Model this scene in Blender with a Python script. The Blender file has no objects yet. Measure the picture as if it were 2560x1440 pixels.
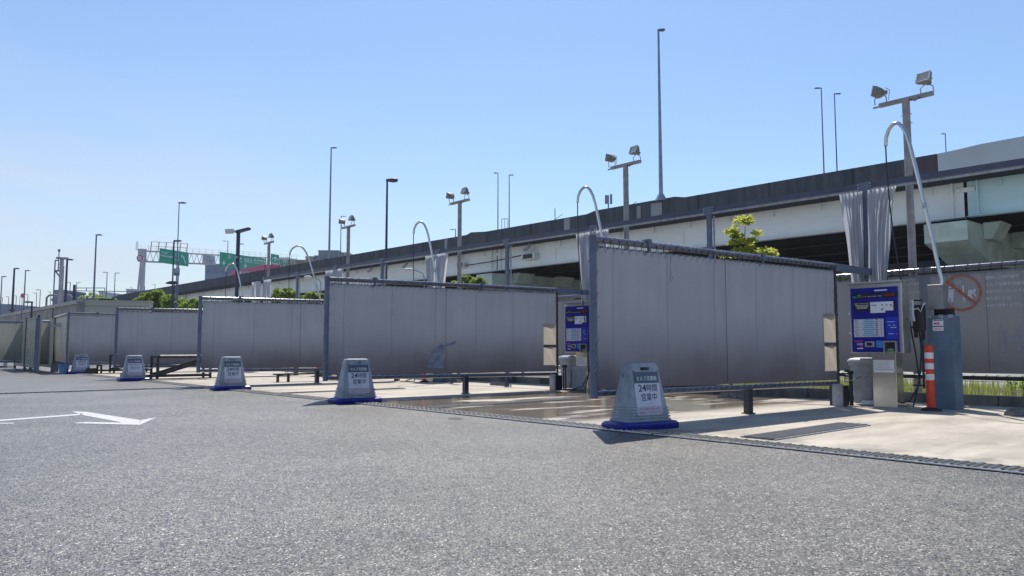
import bpy, math, random
from mathutils import Matrix, Vector
random.seed(7)
D = bpy.data
COL = bpy.context.scene.collection
R = math.radians
# ------------------------------------------------------------------ camera, sky, sun, exposure
F = 1923.0; PIT = math.atan(156 / F); CZ = 1.0
cam = D.objects.new('camera', D.cameras.new('camera')); COL.objects.link(cam)
cam.data.sensor_width = 36; cam.data.lens = 36 * F / 2560
cam.data.clip_start = 0.05; cam.data.clip_end = 6000
cam.location = (0, 0, CZ); cam.rotation_euler = (R(90) + PIT, 0, 0)
sc = bpy.context.scene; sc.camera = cam
SUN_EL = 57.8; SUN_AZ = 0.0
wd = D.worlds.new('World'); sc.world = wd; wd.use_nodes = True
nt = wd.node_tree; N = nt.nodes; L = nt.links
bg = N['Background']; bg.inputs[1].default_value = 0.115
sky = N.new('ShaderNodeTexSky'); sky.sky_type = 'NISHITA'; sky.sun_disc = False
sky.sun_elevation = R(SUN_EL); sky.sun_rotation = R(SUN_AZ)
sky.altitude = 0; sky.air_density = 1.25; sky.dust_density = 0.5; sky.ozone_density = 2.5
tc = N.new('ShaderNodeTexCoord'); sep = N.new('ShaderNodeSeparateXYZ'); L.new(tc.outputs['Generated'], sep.inputs[0])
# thin cloud bank low over the far horizon
mp = N.new('ShaderNodeMapping'); mp.inputs['Scale'].default_value = (3, 3, 14); L.new(tc.outputs['Generated'], mp.inputs[0])
nz = N.new('ShaderNodeTexNoise'); nz.inputs['Scale'].default_value = 1.6; nz.inputs['Detail'].default_value = 5; L.new(mp.outputs[0], nz.inputs['Vector'])
def mrange(x, a, b, c, d, nodes=N, links=L, smooth=True):
    m = nodes.new('ShaderNodeMapRange'); m.interpolation_type = 'SMOOTHSTEP' if smooth else 'LINEAR'
    links.new(x, m.inputs[0])
    for i, v in enumerate((a, b, c, d)): m.inputs[i + 1].default_value = v
    return m.outputs[0]
def mth(op, a, b, nodes=N, links=L):
    m = nodes.new('ShaderNodeMath'); m.operation = op
    for i, v in enumerate((a, b)):
        if isinstance(v, (int, float)): m.inputs[i].default_value = v
        else: links.new(v, m.inputs[i])
    return m.outputs[0]
low = mrange(sep.outputs[2], 0.04, 0.42, 1, 0)
lowx = mrange(sep.outputs[0], -0.75, 0.25, 1, 0.0)
cn = mrange(nz.outputs[0], 0.36, 0.62, 0.6, 1)
cf = mth('MULTIPLY', mth('MULTIPLY', low, lowx), cn)
mx = N.new('ShaderNodeMix'); mx.data_type = 'RGBA'; L.new(mth('MULTIPLY', cf, 0.95), mx.inputs[0])
mx.inputs[7].default_value = (4.75, 5.2, 6.1, 1)
tint = N.new('ShaderNodeMix'); tint.data_type = 'RGBA'; tint.blend_type = 'MULTIPLY'; tint.inputs[0].default_value = 1
L.new(sky.outputs[0], tint.inputs[6]); tint.inputs[7].default_value = (.77, .85, .96, 1); L.new(tint.outputs[2], mx.inputs[6])
L.new(mx.outputs[2], bg.inputs[0])
sun = D.objects.new('sun', D.lights.new('sun', 'SUN')); COL.objects.link(sun)
sun.data.energy = 4.2; sun.data.angle = R(0.53); sun.data.color = (1, 0.95, 0.87)
sun.rotation_euler = Vector((0, -math.cos(R(SUN_EL)), -math.sin(R(SUN_EL)))).to_track_quat('-Z', 'Y').to_euler()
vs = sc.view_settings; vs.view_transform = 'Standard'; vs.look = 'None'; vs.gamma = 1; vs.use_curve_mapping = False
vs.exposure = 0.34
# ------------------------------------------------------------------ coordinates
# bay frame: s runs along the wash bays away from the lot, b runs along the row of bays
_n = math.hypot(.65, .76); BX, BY = -.65 / _n, .76 / _n; PX, PY = .76 / _n, .65 / _n
PHI = math.atan2(PY, PX); OX, OY = 3.75, 12.26
def W(s, b): return (OX + s * PX + b * BX, OY + s * PY + b * BY)
_sp, _cp = math.sin(PIT), math.cos(PIT)
def ray(x, y):
    u = (x - 1280) / F; v = (720 - y) / F
    return (u, _cp - v * _sp, _sp + v * _cp)
def at(x, y, Y):
    d = ray(x, y); t = Y / d[1]; return Vector((d[0] * t, Y, CZ + d[2] * t))
# ------------------------------------------------------------------ materials
MATS = {}
def pmat(name, col, rough=.6, metal=0., var=.12, scale=6., bump=0., bscale=60., col2=None, stretch=(1, 1, 1), emit=None, spec=.5):
    m = D.materials.new(name); m.use_nodes = True; n = m.node_tree.nodes; l = m.node_tree.links
    p = n['Principled BSDF']; p.inputs['Roughness'].default_value = rough; p.inputs['Metallic'].default_value = metal
    p.inputs['Specular IOR Level'].default_value = spec
    c2 = col2 or tuple(c * (1 - var * 2) for c in col); c1 = col if col2 else tuple(min(1, c * (1 + var)) for c in col)
    t = n.new('ShaderNodeTexCoord'); mpn = n.new('ShaderNodeMapping'); mpn.inputs['Scale'].default_value = stretch
    l.new(t.outputs['Object'], mpn.inputs[0])
    z = n.new('ShaderNodeTexNoise'); z.inputs['Scale'].default_value = scale; z.inputs['Detail'].default_value = 6; z.inputs['Roughness'].default_value = .6
    l.new(mpn.outputs[0], z.inputs['Vector'])
    f = mrange(z.outputs[0], .3, .7, 0, 1, n, l)
    mixn = n.new('ShaderNodeMix'); mixn.data_type = 'RGBA'; l.new(f, mixn.inputs[0])
    mixn.inputs[6].default_value = (*c1, 1); mixn.inputs[7].default_value = (*c2, 1)
    l.new(mixn.outputs[2], p.inputs['Base Color'])
    if bump:
        z2 = n.new('ShaderNodeTexNoise'); z2.inputs['Scale'].default_value = bscale; z2.inputs['Detail'].default_value = 4
        l.new(t.outputs['Object'], z2.inputs['Vector'])
        bn = n.new('ShaderNodeBump'); bn.inputs['Strength'].default_value = bump; bn.inputs['Distance'].default_value = .01
        l.new(z2.outputs[0], bn.inputs['Height']); l.new(bn.outputs[0], p.inputs['Normal'])
    if emit:
        p.inputs['Emission Color'].default_value = (*emit[0], 1); p.inputs['Emission Strength'].default_value = emit[1]
    MATS[name] = m; return m
M = MATS
def trans(m, col, fac):
    n = m.node_tree.nodes; l = m.node_tree.links; p = n['Principled BSDF']; o = n['Material Output']
    t = n.new('ShaderNodeBsdfTranslucent'); t.inputs[0].default_value = (*col, 1)
    x = n.new('ShaderNodeMixShader'); x.inputs[0].default_value = fac
    l.new(p.outputs[0], x.inputs[1]); l.new(t.outputs[0], x.inputs[2]); l.new(x.outputs[0], o.inputs[0]); return t
pmat('pipe', (.13, .135, .18), .2, .15, .12, 5, .08, 30, spec=.8)
pmat('pipe_dark', (.03, .03, .04), .45, 0, .2, 8)
pmat('post_blue', (.13, .155, .225), .4, 0, .1, 3)
pmat('rail_dark', (.075, .08, .125), .45, 0, .1, 3)
pmat('cord_dark', (.02, .02, .025), .7)
pmat('cord_pale', (.3, .3, .33), .7)
pmat('cap_grey', (.12, .15, .2), .5)
pmat('stainless', (.62, .60, .56), .26, .95, .05, 3, .06, 12)
pmat('stainless_soft', (.56, .55, .53), .38, .85, .08, 5)
pmat('box_steel', (.30, .29, .28), .4, .5, .08, 5)
pmat('edge_steel', (.68, .68, .72), .35, .3, .1, 6)
pmat('grate_dark', (.2, .2, .215), .5, .4, .1, 5)
pmat('galv', (.42, .44, .48), .5, .35, .15, 12)
pmat('galv_beige', (.36, .33, .32), .55, .1, .12, 5)
pmat('lamp_pole', (.17, .19, .30), .5, .2, .1, 2)
pmat('lamp_pole_pale', (.30, .34, .42), .5, .2, .1, 2)
pmat('dark_pole', (.05, .05, .10), .5, .1, .15, 3)
pmat('sign_grey', (.32, .36, .41), .5, 0, .13, 5, .06, 90)
pmat('sign_blue', (.004, .008, .24), .35, 0, .15, 8)
pmat('sign_head', (.075, .105, .17), .45, 0, .05, 8)
pmat('poster', (.62, .63, .72), .5, 0, .03, 5)
pmat('poster_band', (.46, .45, .54), .5, 0, .03, 5)
pmat('ink_dark', (.02, .03, .09), .5)
pmat('ink_white', (.85, .85, .88), .5, 0, .02)
pmat('ink_red', (.62, .08, .13), .5)
pmat('ink_grey', (.3, .3, .34), .5)
pmat('kiosk_blue', (.006, .009, .30), .3, 0, .12, 4)
pmat('kiosk_blue2', (.02, .05, .55), .35, 0, .1, 4)
pmat('kiosk_cyan', (.06, .28, .75), .4)
pmat('black_plastic', (.012, .012, .016), .4, 0, .2, 20)
pmat('led_red', (.3, .02, .03), .4, emit=((1, .05, .06), .12))
pmat('label_green', (.1, .45, .15), .4); pmat('label_yellow', (.55, .5, .08), .4); pmat('label_pink', (.6, .25, .4), .4)
pmat('label_cyan', (.1, .4, .65), .4)
pmat('cabinet_blue', (.12, .185, .27), .42, 0, .1, 3, .05, 60)
pmat('bollard_red', (.72, .05, .015), .45, 0, .1, 8)
pmat('bollard_white', (.72, .72, .76), .4, 0, .06, 14)
pmat('rubber', (.016, .02, .022), .6, 0, .2, 20)
pmat('hose', (.012, .012, .02), .35, 0, .2, 10)
pmat('bin_grey', (.33, .34, .37), .5, 0, .1, 6, .05, 30)
pmat('bin_lid', (.42, .43, .46), .4, 0, .08, 6)
pmat('plastic_white', (.7, .72, .76), .4, 0, .08, 9)
pmat('stop_grey', (.17, .165, .16), .8, 0, .25, 18, .3, 60)
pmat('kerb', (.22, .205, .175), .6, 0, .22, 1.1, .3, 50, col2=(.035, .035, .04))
pmat('curtain', (.54, .56, .60), .65, 0, .08, 3, stretch=(3, 3, .4))
pmat('marking', (.72, .71, .71), .7, 0, .14, 32, .3, 80, col2=(.30, .295, .29))
pmat('girder_white', (.80, .83, .80), .5, 0, .04, .5, stretch=(.5, .5, 1))
pmat('girder_mint', (.56, .76, .77), .5, 0, .05, .6, stretch=(.5, .5, 1))
pmat('cap_green', (.50, .58, .50), .6, 0, .1, 1)
pmat('deck_dark', (.03, .032, .04), .9, 0, .05, .3)  # under-deck shade put into the colour of slabs and inner girders
pmat('noise_wall', (.50, .54, .56), .6, 0, .04, .4)
pmat('far_concrete', (.30, .31, .32), .8, 0, .15, .4)
pmat('steel_dark', (.022, .025, .028), .5, .2, .2, 6)
pmat('tower_grey', (.48, .45, .47), .6, 0, .15, 1)
pmat('gantry_white', (.62, .60, .62), .55, 0, .08, .6)
pmat('gantry_red', (.48, .22, .2), .6)
pmat('road_green', (.008, .44, .25), .45, 0, .05, .5)
pmat('bark', (.09, .07, .05), .9, 0, .3, 12, .4, 30)
pmat('leaf_yellow', (.46, .47, .09), .5, 0, .3, 9, col2=(.18, .26, .04))
pmat('leaf_green', (.17, .27, .05), .6, 0, .3, 3, col2=(.07, .14, .03))
pmat('leaf_pale', (.20, .26, .08), .6, 0, .3, 3, col2=(.09, .15, .04))
pmat('grass_blade', (.22, .26, .05), .7, 0, .3, 5, col2=(.10, .15, .03))
pmat('twig', (.16, .11, .08), .9, 0, .3, 9)
pmat('bldg_blue', (.25, .30, .38), .6, 0, .1, .05); pmat('bldg_grey', (.30, .31, .33), .7, 0, .1, .05)
pmat('bldg_white', (.62, .62, .64), .7, 0, .08, .05); pmat('bldg_beige', (.45, .38, .28), .7, 0, .1, .05)
pmat('bldg_orange', (.55, .30, .08), .7); pmat('magenta', (.75, .09, .20), .6, 0, .08, .1); pmat('truck_blue', (.05, .13, .5), .4)
pmat('glass_dark', (.19, .23, .30), .3)
pmat('wall_beige', (.50, .48, .42), .75, 0, .08, .8, stretch=(.2, .2, 3)); pmat('wall_brown', (.36, .31, .27), .8, 0, .15, .8)
pmat('slat_beige', (.52, .50, .44), .7, 0, .1, 2)
pmat('acrylic', (.55, .56, .6), .15, 0, .05)
pmat('lens', (.5, .47, .38), .25); pmat('flood_body', (.24, .235, .22), .5, .2, .1, 8); pmat('flood_shell', (.66, .66, .66), .4, .2, .1, 8)
pmat('vinyl', (.34, .31, .26), .3, 0, .15, 5)
trans(M['vinyl'], (.50, .445, .36), .6)
pmat('sheet_ink', (.60, .61, .66), .6, 0, .1, 20)
pmat('sheet_ink_faint', (.27, .28, .32), .6, 0, .12, 20)
pmat('scuff', (.29, .305, .37), .6, 0, .2, 7)
pmat('sheet_orange', (.42, .13, .07), .6, 0, .15, 20)
trans(M['curtain'], (.70, .71, .75), .5)
for k_, c_ in (('leaf_yellow', (.68, .70, .14)), ('leaf_green', (.38, .52, .07)), ('leaf_pale', (.46, .58, .15)), ('grass_blade', (.4, .45, .08))): trans(M[k_], c_, .45)
# asphalt
def asphalt():
    m = D.materials.new('asphalt'); m.use_nodes = True; n = m.node_tree.nodes; l = m.node_tree.links
    p = n['Principled BSDF']; t = n.new('ShaderNodeTexCoord')
    vo = n.new('ShaderNodeTexVoronoi'); vo.inputs['Scale'].default_value = 210; l.new(t.outputs['Object'], vo.inputs['Vector'])
    bw = n.new('ShaderNodeSeparateColor'); l.new(vo.outputs['Color'], bw.inputs[0])
    vo2 = n.new('ShaderNodeTexVoronoi'); vo2.inputs['Scale'].default_value = 108; l.new(t.outputs['Object'], vo2.inputs['Vector'])
    bw2 = n.new('ShaderNodeSeparateColor'); l.new(vo2.outputs['Color'], bw2.inputs[0])
    big = n.new('ShaderNodeTexNoise'); big.inputs['Scale'].default_value = .55; big.inputs['Detail'].default_value = 7; l.new(t.outputs['Object'], big.inputs['Vector'])
    med = n.new('ShaderNodeTexNoise'); med.inputs['Scale'].default_value = 9; med.inputs['Detail'].default_value = 5; l.new(t.outputs['Object'], med.inputs['Vector'])
    a = mrange(bw.outputs[0], 0, 1, .005, .215, n, l, False)
    a2 = mrange(bw2.outputs[1], .0, 1, .35, 1.65, n, l, False)
    spark = mrange(bw2.outputs[0], .93, .98, 0, .25, n, l)
    g = mth('ADD', mth('MULTIPLY', a, a2, n, l), spark, n, l)
    g = mth('MULTIPLY', g, mrange(big.outputs[0], .3, .7, .76, 1.18, n, l), n, l)
    g = mth('MULTIPLY', g, mrange(med.outputs[0], .3, .7, .8, 1.2, n, l), n, l)
    oil = n.new('ShaderNodeTexNoise'); oil.inputs['Scale'].default_value = 1.1; oil.inputs['Detail'].default_value = 4; oil.inputs['Distortion'].default_value = .6; l.new(t.outputs['Object'], oil.inputs['Vector'])
    g = mth('MULTIPLY', g, mrange(oil.outputs[0], .63, .72, 1, .72, n, l), n, l)
    cc = n.new('ShaderNodeCombineColor'); l.new(g, cc.inputs[0]); l.new(mth('MULTIPLY', g, .925, n, l), cc.inputs[1]); l.new(mth('MULTIPLY', g, .82, n, l), cc.inputs[2])
    l.new(cc.outputs[0], p.inputs['Base Color']); p.inputs['Roughness'].default_value = .42
    ge = n.new('ShaderNodeNewGeometry')
    def vm(op, a, b=None, sc=None):
        q = n.new('ShaderNodeVectorMath'); q.operation = op; l.new(a, q.inputs[0])
        if b is not None:
            if isinstance(b, tuple): q.inputs[1].default_value = b
            else: l.new(b, q.inputs[1])
        if sc is not None: q.inputs['Scale'].default_value = sc
        return q.outputs[0]
    tilt_ = vm('ADD', vm('SCALE', vm('SUBTRACT', vo2.outputs['Color'], (.5, .5, .5)), sc=.95), vm('SCALE', vm('SUBTRACT', vo.outputs['Color'], (.5, .5, .5)), sc=.5))
    nn = vm('NORMALIZE', vm('ADD', ge.outputs['Normal'], tilt_)); l.new(nn, p.inputs['Normal'])
    p.inputs['Specular IOR Level'].default_value = .6
    M['asphalt'] = m
asphalt()
def concrete():
    m = D.materials.new('concrete'); m.use_nodes = True; n = m.node_tree.nodes; l = m.node_tree.links
    p = n['Principled BSDF']; t = n.new('ShaderNodeTexCoord'); sx = n.new('ShaderNodeSeparateXYZ'); l.new(t.outputs['Object'], sx.inputs[0])
    mpn = n.new('ShaderNodeMapping'); mpn.inputs['Scale'].default_value = (.35, 1.2, 1); l.new(t.outputs['Object'], mpn.inputs[0])
    a = n.new('ShaderNodeTexNoise'); a.inputs['Scale'].default_value = 1.3; a.inputs['Detail'].default_value = 9; a.inputs['Roughness'].default_value = .62; l.new(mpn.outputs[0], a.inputs['Vector'])
    f = n.new('ShaderNodeTexNoise'); f.inputs['Scale'].default_value = 160; f.inputs['Detail'].default_value = 2; l.new(t.outputs['Object'], f.inputs['Vector'])
    mixn = n.new('ShaderNodeMix'); mixn.data_type = 'RGBA'; a3 = n.new('ShaderNodeTexNoise'); a3.inputs['Scale'].default_value = 3.2; a3.inputs['Detail'].default_value = 8; l.new(t.outputs['Object'], a3.inputs['Vector'])
    edge = mth('MULTIPLY', mrange(sx.outputs[0], -3.2, -2.2, 1, 0, n, l), mrange(a3.outputs[0], .42, .62, 0, .8, n, l), n, l)
    spots = mrange(a3.outputs[0], .60, .72, 0, .55, n, l)
    l.new(mth('MINIMUM', mth('ADD', mth('ADD', mrange(a.outputs[0], .32, .68, 0, 1, n, l), edge, n, l), spots, n, l), 1.35, n, l), mixn.inputs[0]); mixn.clamp_factor = False
    mixn.inputs[6].default_value = (.54, .475, .385, 1); mixn.inputs[7].default_value = (.33, .29, .235, 1)
    # wet bay between the first two screens: b 0.2..7, fading out by noise
    wn = n.new('ShaderNodeTexNoise'); wn.inputs['Scale'].default_value = .9; wn.inputs['Detail'].default_value = 7; l.new(mpn.outputs[0], wn.inputs['Vector'])
    wb = mth('MULTIPLY', mrange(sx.outputs[1], 0.1, 1.4, 0, 1, n, l), mrange(sx.outputs[1], 6.1, 7.4, 1, 0, n, l), n, l)
    wet = mth('MULTIPLY', wb, mrange(wn.outputs[0], .33, .47, 0, 1, n, l), n, l)
    wm = n.new('ShaderNodeMix'); wm.data_type = 'RGBA'; l.new(wet, wm.inputs[0]); l.new(mixn.outputs[2], wm.inputs[6]); wm.inputs[7].default_value = (.17, .135, .10, 1)
    # saw-cut joints
    def line(o, per, off):
        q = mth('FRACT', mth('MULTIPLY', mth('ADD', o, off, n, l), 1 / per, n, l), 0, n, l)
        return mth('MULTIPLY', mth('LESS_THAN', q, .012 / per, n, l), .75, n, l)
    jm = n.new('ShaderNodeMix'); jm.data_type = 'RGBA'; l.new(mth('MAXIMUM', line(sx.outputs[1], 3.7, 101.5, n if 0 else n) if 0 else line(sx.outputs[1], 3.7, 112.4), line(sx.outputs[0], 4.1, 42.6), n, l), jm.inputs[0])
    l.new(wm.outputs[2], jm.inputs[6]); jm.inputs[7].default_value = (.10, .09, .08, 1)
    fm = n.new('ShaderNodeMix'); fm.data_type = 'RGBA'; fm.blend_type = 'MULTIPLY'; fm.inputs[0].default_value = 1
    cr = n.new('ShaderNodeCombineColor'); g = mrange(f.outputs[0], .3, .7, .86, 1.12, n, l)
    for i in range(3): l.new(g, cr.inputs[i])
    l.new(jm.outputs[2], fm.inputs[6]); l.new(cr.outputs[0], fm.inputs[7]); l.new(fm.outputs[2], p.inputs['Base Color'])
    l.new(mrange(wet, 0, 1, .75, .17, n, l), p.inputs['Roughness'])
    M['concrete'] = m
    b1 = n.new('ShaderNodeBump'); b1.inputs['Strength'].default_value = .18; b1.inputs['Distance'].default_value = .01
    l.new(a.outputs[0], b1.inputs['Height']); l.new(b1.outputs[0], p.inputs['Normal'])
    M['concrete'] = m
concrete()
def sheetmat(name, c1, c2, cd, tf=.3):
    m = D.materials.new(name); m.use_nodes = True; n = m.node_tree.nodes; l = m.node_tree.links
    p = n['Principled BSDF']; t = n.new('ShaderNodeTexCoord'); sx = n.new('ShaderNodeSeparateXYZ'); l.new(t.outputs['Object'], sx.inputs[0])
    mpn = n.new('ShaderNodeMapping'); mpn.inputs['Scale'].default_value = (5, 5, .35); l.new(t.outputs['Object'], mpn.inputs[0])
    a = n.new('ShaderNodeTexNoise'); a.inputs['Scale'].default_value = 1.2; a.inputs['Detail'].default_value = 6; l.new(mpn.outputs[0], a.inputs['Vector'])
    b = n.new('ShaderNodeTexNoise'); b.inputs['Scale'].default_value = .9; b.inputs['Detail'].default_value = 4; l.new(t.outputs['Object'], b.inputs['Vector'])
    weave = n.new('ShaderNodeTexNoise'); weave.inputs['Scale'].default_value = 130; l.new(t.outputs['Object'], weave.inputs['Vector'])
    mixn = n.new('ShaderNodeMix'); mixn.data_type = 'RGBA'; l.new(mth('ADD', mth('MULTIPLY', mrange(a.outputs[0], .3, .7, 0, 1, n, l), .35, n, l), mth('MULTIPLY', mrange(b.outputs[0], .3, .7, 0, 1, n, l), .55, n, l), n, l), mixn.inputs[0])
    mixn.inputs[6].default_value = (*c1, 1); mixn.inputs[7].default_value = (*c2, 1)
    wld = mth('FRACT', mth('MULTIPLY', mth('ADD', sx.outputs[0], 50.3, n, l), .87, n, l), 0, n, l)
    wl = n.new('ShaderNodeMix'); wl.data_type = 'RGBA'; l.new(mth('MULTIPLY', mth('LESS_THAN', wld, .035, n, l), .22, n, l), wl.inputs[0]); l.new(mixn.outputs[2], wl.inputs[6]); wl.inputs[7].default_value = (.08, .08, .10, 1)
    # colour darkens towards the foot of the sheet, ragged by noise
    hz = mth('ADD', sx.outputs[2], mth('MULTIPLY', b.outputs[0], .9, n, l), n, l)
    hz = mth('ADD', hz, mth('MULTIPLY', a.outputs[0], .25, n, l), n, l)
    gm = n.new('ShaderNodeMix'); gm.data_type = 'RGBA'; l.new(mrange(hz, 1.0, 2.15, .92, 0, n, l), gm.inputs[0]); l.new(wl.outputs[2], gm.inputs[6]); gm.inputs[7].default_value = (*cd, 1)
    wv = n.new('ShaderNodeMix'); wv.data_type = 'RGBA'; wv.blend_type = 'MULTIPLY'; wv.inputs[0].default_value = 1
    cr = n.new('ShaderNodeCombineColor'); g = mrange(weave.outputs[0], .3, .7, .93, 1.07, n, l)
    for i in range(3): l.new(g, cr.inputs[i])
    l.new(gm.outputs[2], wv.inputs[6]); l.new(cr.outputs[0], wv.inputs[7])
    l.new(wv.outputs[2], p.inputs['Base Color']); p.inputs['Roughness'].default_value = .42; p.inputs['Specular IOR Level'].default_value = .45
    tb = trans(m, (1, 1, 1), tf)          # thin PVC sheet: some of the sun on its back comes through
    l.new(wv.outputs[2], tb.inputs[0])
    M[name] = m
sheetmat('sheet', (.22, .243, .295), (.175, .195, .237), (.062, .060, .078), .42)
sheetmat('sheet_rear', (.20, .21, .235), (.175, .18, .20), (.10, .10, .11), .35)
sheetmat('sheet_beige', (.34, .34, .30), (.28, .28, .25), (.18, .18, .165), .35)
def parapetmat():
    m = D.materials.new('parapet'); m.use_nodes = True; n = m.node_tree.nodes; l = m.node_tree.links
    p = n['Principled BSDF']; t = n.new('ShaderNodeTexCoord')
    mpn = n.new('ShaderNodeMapping'); mpn.inputs['Scale'].default_value = (2.2, 2.2, .25); l.new(t.outputs['Object'], mpn.inputs[0])
    a = n.new('ShaderNodeTexNoise'); a.inputs['Scale'].default_value = 1; a.inputs['Detail'].default_value = 8; a.inputs['Roughness'].default_value = .7; l.new(mpn.outputs[0], a.inputs['Vector'])
    b = n.new('ShaderNodeTexNoise'); b.inputs['Scale'].default_value = .16; b.inputs['Detail'].default_value = 3; l.new(t.outputs['Object'], b.inputs['Vector'])
    rp = n.new('ShaderNodeValToRGB'); l.new(mrange(a.outputs[0], .25, .75, 0, 1, n, l), rp.inputs[0])
    e = rp.color_ramp.elements; e[0].position = .1; e[0].color = (.042, .050, .064, 1); e[1].position = .62; e[1].color = (.072, .082, .098, 1)
    q = e.new(.93); q.color = (.10, .10, .095, 1)
    mixn = n.new('ShaderNodeMix'); mixn.data_type = 'RGBA'; l.new(mrange(b.outputs[0], .58, .75, 0, .3, n, l), mixn.inputs[0]); l.new(rp.outputs[0], mixn.inputs[6]); mixn.inputs[7].default_value = (.12, .045, .05, 1)
    l.new(mixn.outputs[2], p.inputs['Base Color']); p.inputs['Roughness'].default_value = .85; M['parapet'] = m
parapetmat()
# ------------------------------------------------------------------ mesh building
class MB:
    def __init__(s): s.v = []; s.f = []
    def add(s, vs, fs):
        o = len(s.v); s.v += [tuple(v) for v in vs]; s.f += [tuple(i + o for i in f) for f in fs]; return s
    def box(s, c, d, rot=None, bev=0):
        x, y, z = d[0] / 2, d[1] / 2, d[2] / 2
        vs = [Vector((sx * x, sy * y, sz * z)) for sz in (-1, 1) for sx, sy in ((-1, -1), (1, -1), (1, 1), (-1, 1))]
        if rot is not None: vs = [rot @ v for v in vs]
        c = Vector(c); return s.add([v + c for v in vs], [(3, 2, 1, 0), (4, 5, 6, 7), (0, 1, 5, 4), (1, 2, 6, 5), (2, 3, 7, 6), (3, 0, 4, 7)])
    def rbox(s, c, d, r, rot=None, seg=2):      # box with its vertical edges rounded and top/bottom chamfered
        x, y, z = d[0] / 2, d[1] / 2, d[2] / 2; secs = [(-z, r * .6), (-z + r * .6, 0), (z - r * .6, 0), (z, r * .6)]
        rings = []
        for zz, ins in secs: rings.append([(p[0], p[1], zz) for p in rrect(x - ins, y - ins, max(r - ins * .5, .001), seg)])
        return s.loft(rings, True, rot, c)
    def loft(s, rings, caps=True, rot=None, c=(0, 0, 0), closed=True):
        n = len(rings[0]); vs = []; fs = []
        for rg in rings: vs += [Vector(p) for p in rg]
        for k in range(len(rings) - 1):
            for i in range(n if closed else n - 1):
                j = (i + 1) % n; fs.append((k * n + i, k * n + j, (k + 1) * n + j, (k + 1) * n + i))
        if caps and closed: fs.append(tuple(reversed(range(n)))); fs.append(tuple((len(rings) - 1) * n + i for i in range(n)))
        if rot is not None: vs = [rot @ v for v in vs]
        c = Vector(c); return s.add([v + c for v in vs], fs)
    def tube(s, pts, r, n=8, caps=True):
        pts = [Vector(p) for p in pts]; rs = r if isinstance(r, (list, tuple)) else [r] * len(pts)
        d = (pts[1] - pts[0]).normalized(); up = Vector((0, 0, 1)) if abs(d.z) < .9 else Vector((1, 0, 0))
        u = d.cross(up).normalized(); rings = []
        for i, p in enumerate(pts):
            if i == 0: t = pts[1] - pts[0]
            elif i == len(pts) - 1: t = pts[-1] - pts[-2]
            else: t = (pts[i + 1] - p).normalized() + (p - pts[i - 1]).normalized()
            t = t.normalized(); u = (u - t * u.dot(t)).normalized(); w = t.cross(u)
            rings.append([p + (u * math.cos(a) + w * math.sin(a)) * rs[i] for a in [2 * math.pi * k / n for k in range(n)]])
        return s.loft(rings, caps)
    def prism(s, poly, z0, z1, rot=None, c=(0, 0, 0)):     # polygon in xy extruded in z
        return s.loft([[(x, y, z0) for x, y in poly], [(x, y, z1) for x, y in poly]], True, rot, c)
    def disc(s, c, r, h, n=24, rot=None):
        return s.prism([(r * math.cos(2 * math.pi * k / n), r * math.sin(2 * math.pi * k / n)) for k in range(n)], -h / 2, h / 2, rot, c)
    def obj(s, name, mat, parent=None, smooth=False, label=None, auto=None):
        me = D.meshes.new(name); me.from_pydata(s.v, [], s.f); me.validate(); me.update()
        me.materials.append(M[mat])
        if smooth:
            for p in me.polygons: p.use_smooth = True
            me.set_sharp_from_angle(angle=R(40))
        o = D.objects.new(name, me); COL.objects.link(o)
        if parent: o.parent = parent
        if label: o['label'] = label
        return o
def rrect(x, y, r, seg=3):
    out = []
    for cx, cy, a0 in ((x - r, y - r, 0), (-x + r, y - r, 90), (-x + r, -y + r, 180), (x - r, -y + r, 270)):
        for k in range(seg + 1):
            a = R(a0 + 90 * k / seg); out.append((cx + r * math.cos(a), cy + r * math.sin(a)))
    return out
def RX(a): return Matrix.Rotation(R(a), 3, 'X')
def RY(a): return Matrix.Rotation(R(a), 3, 'Y')
def RZ(a): return Matrix.Rotation(R(a), 3, 'Z')
def thingw(name, label, cat, loc, rz=0, group=None):
    o = D.objects.new(name, None); COL.objects.link(o); o.location = loc; o.rotation_euler = (0, 0, rz)
    o.empty_display_size = .1; o['label'] = label; o['category'] = cat
    if group: o['group'] = group
    return o
def thing(name, label, cat, s, b, z=0, rz=0, group=None):
    x, y = W(s, b); return thingw(name, label, cat, (x, y, z), PHI + R(rz), group)
def tag(o, label, cat, group=None):
    o['label'] = label; o['category'] = cat
    if group: o['group'] = group
    return o
def dup(root, loc, rz=None, label=None):
    r = root.copy(); COL.objects.link(r); r.location = loc
    if rz is not None: r.rotation_euler = (0, 0, rz)
    if label: r['label'] = label
    for ch in list(root.children):
        c = ch.copy(); COL.objects.link(c); c.parent = r
        for g in list(ch.children):
            d = g.copy(); COL.objects.link(d); d.parent = c
            for h in list(g.children):
                e = h.copy(); COL.objects.link(e); e.parent = d
    return r
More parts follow.
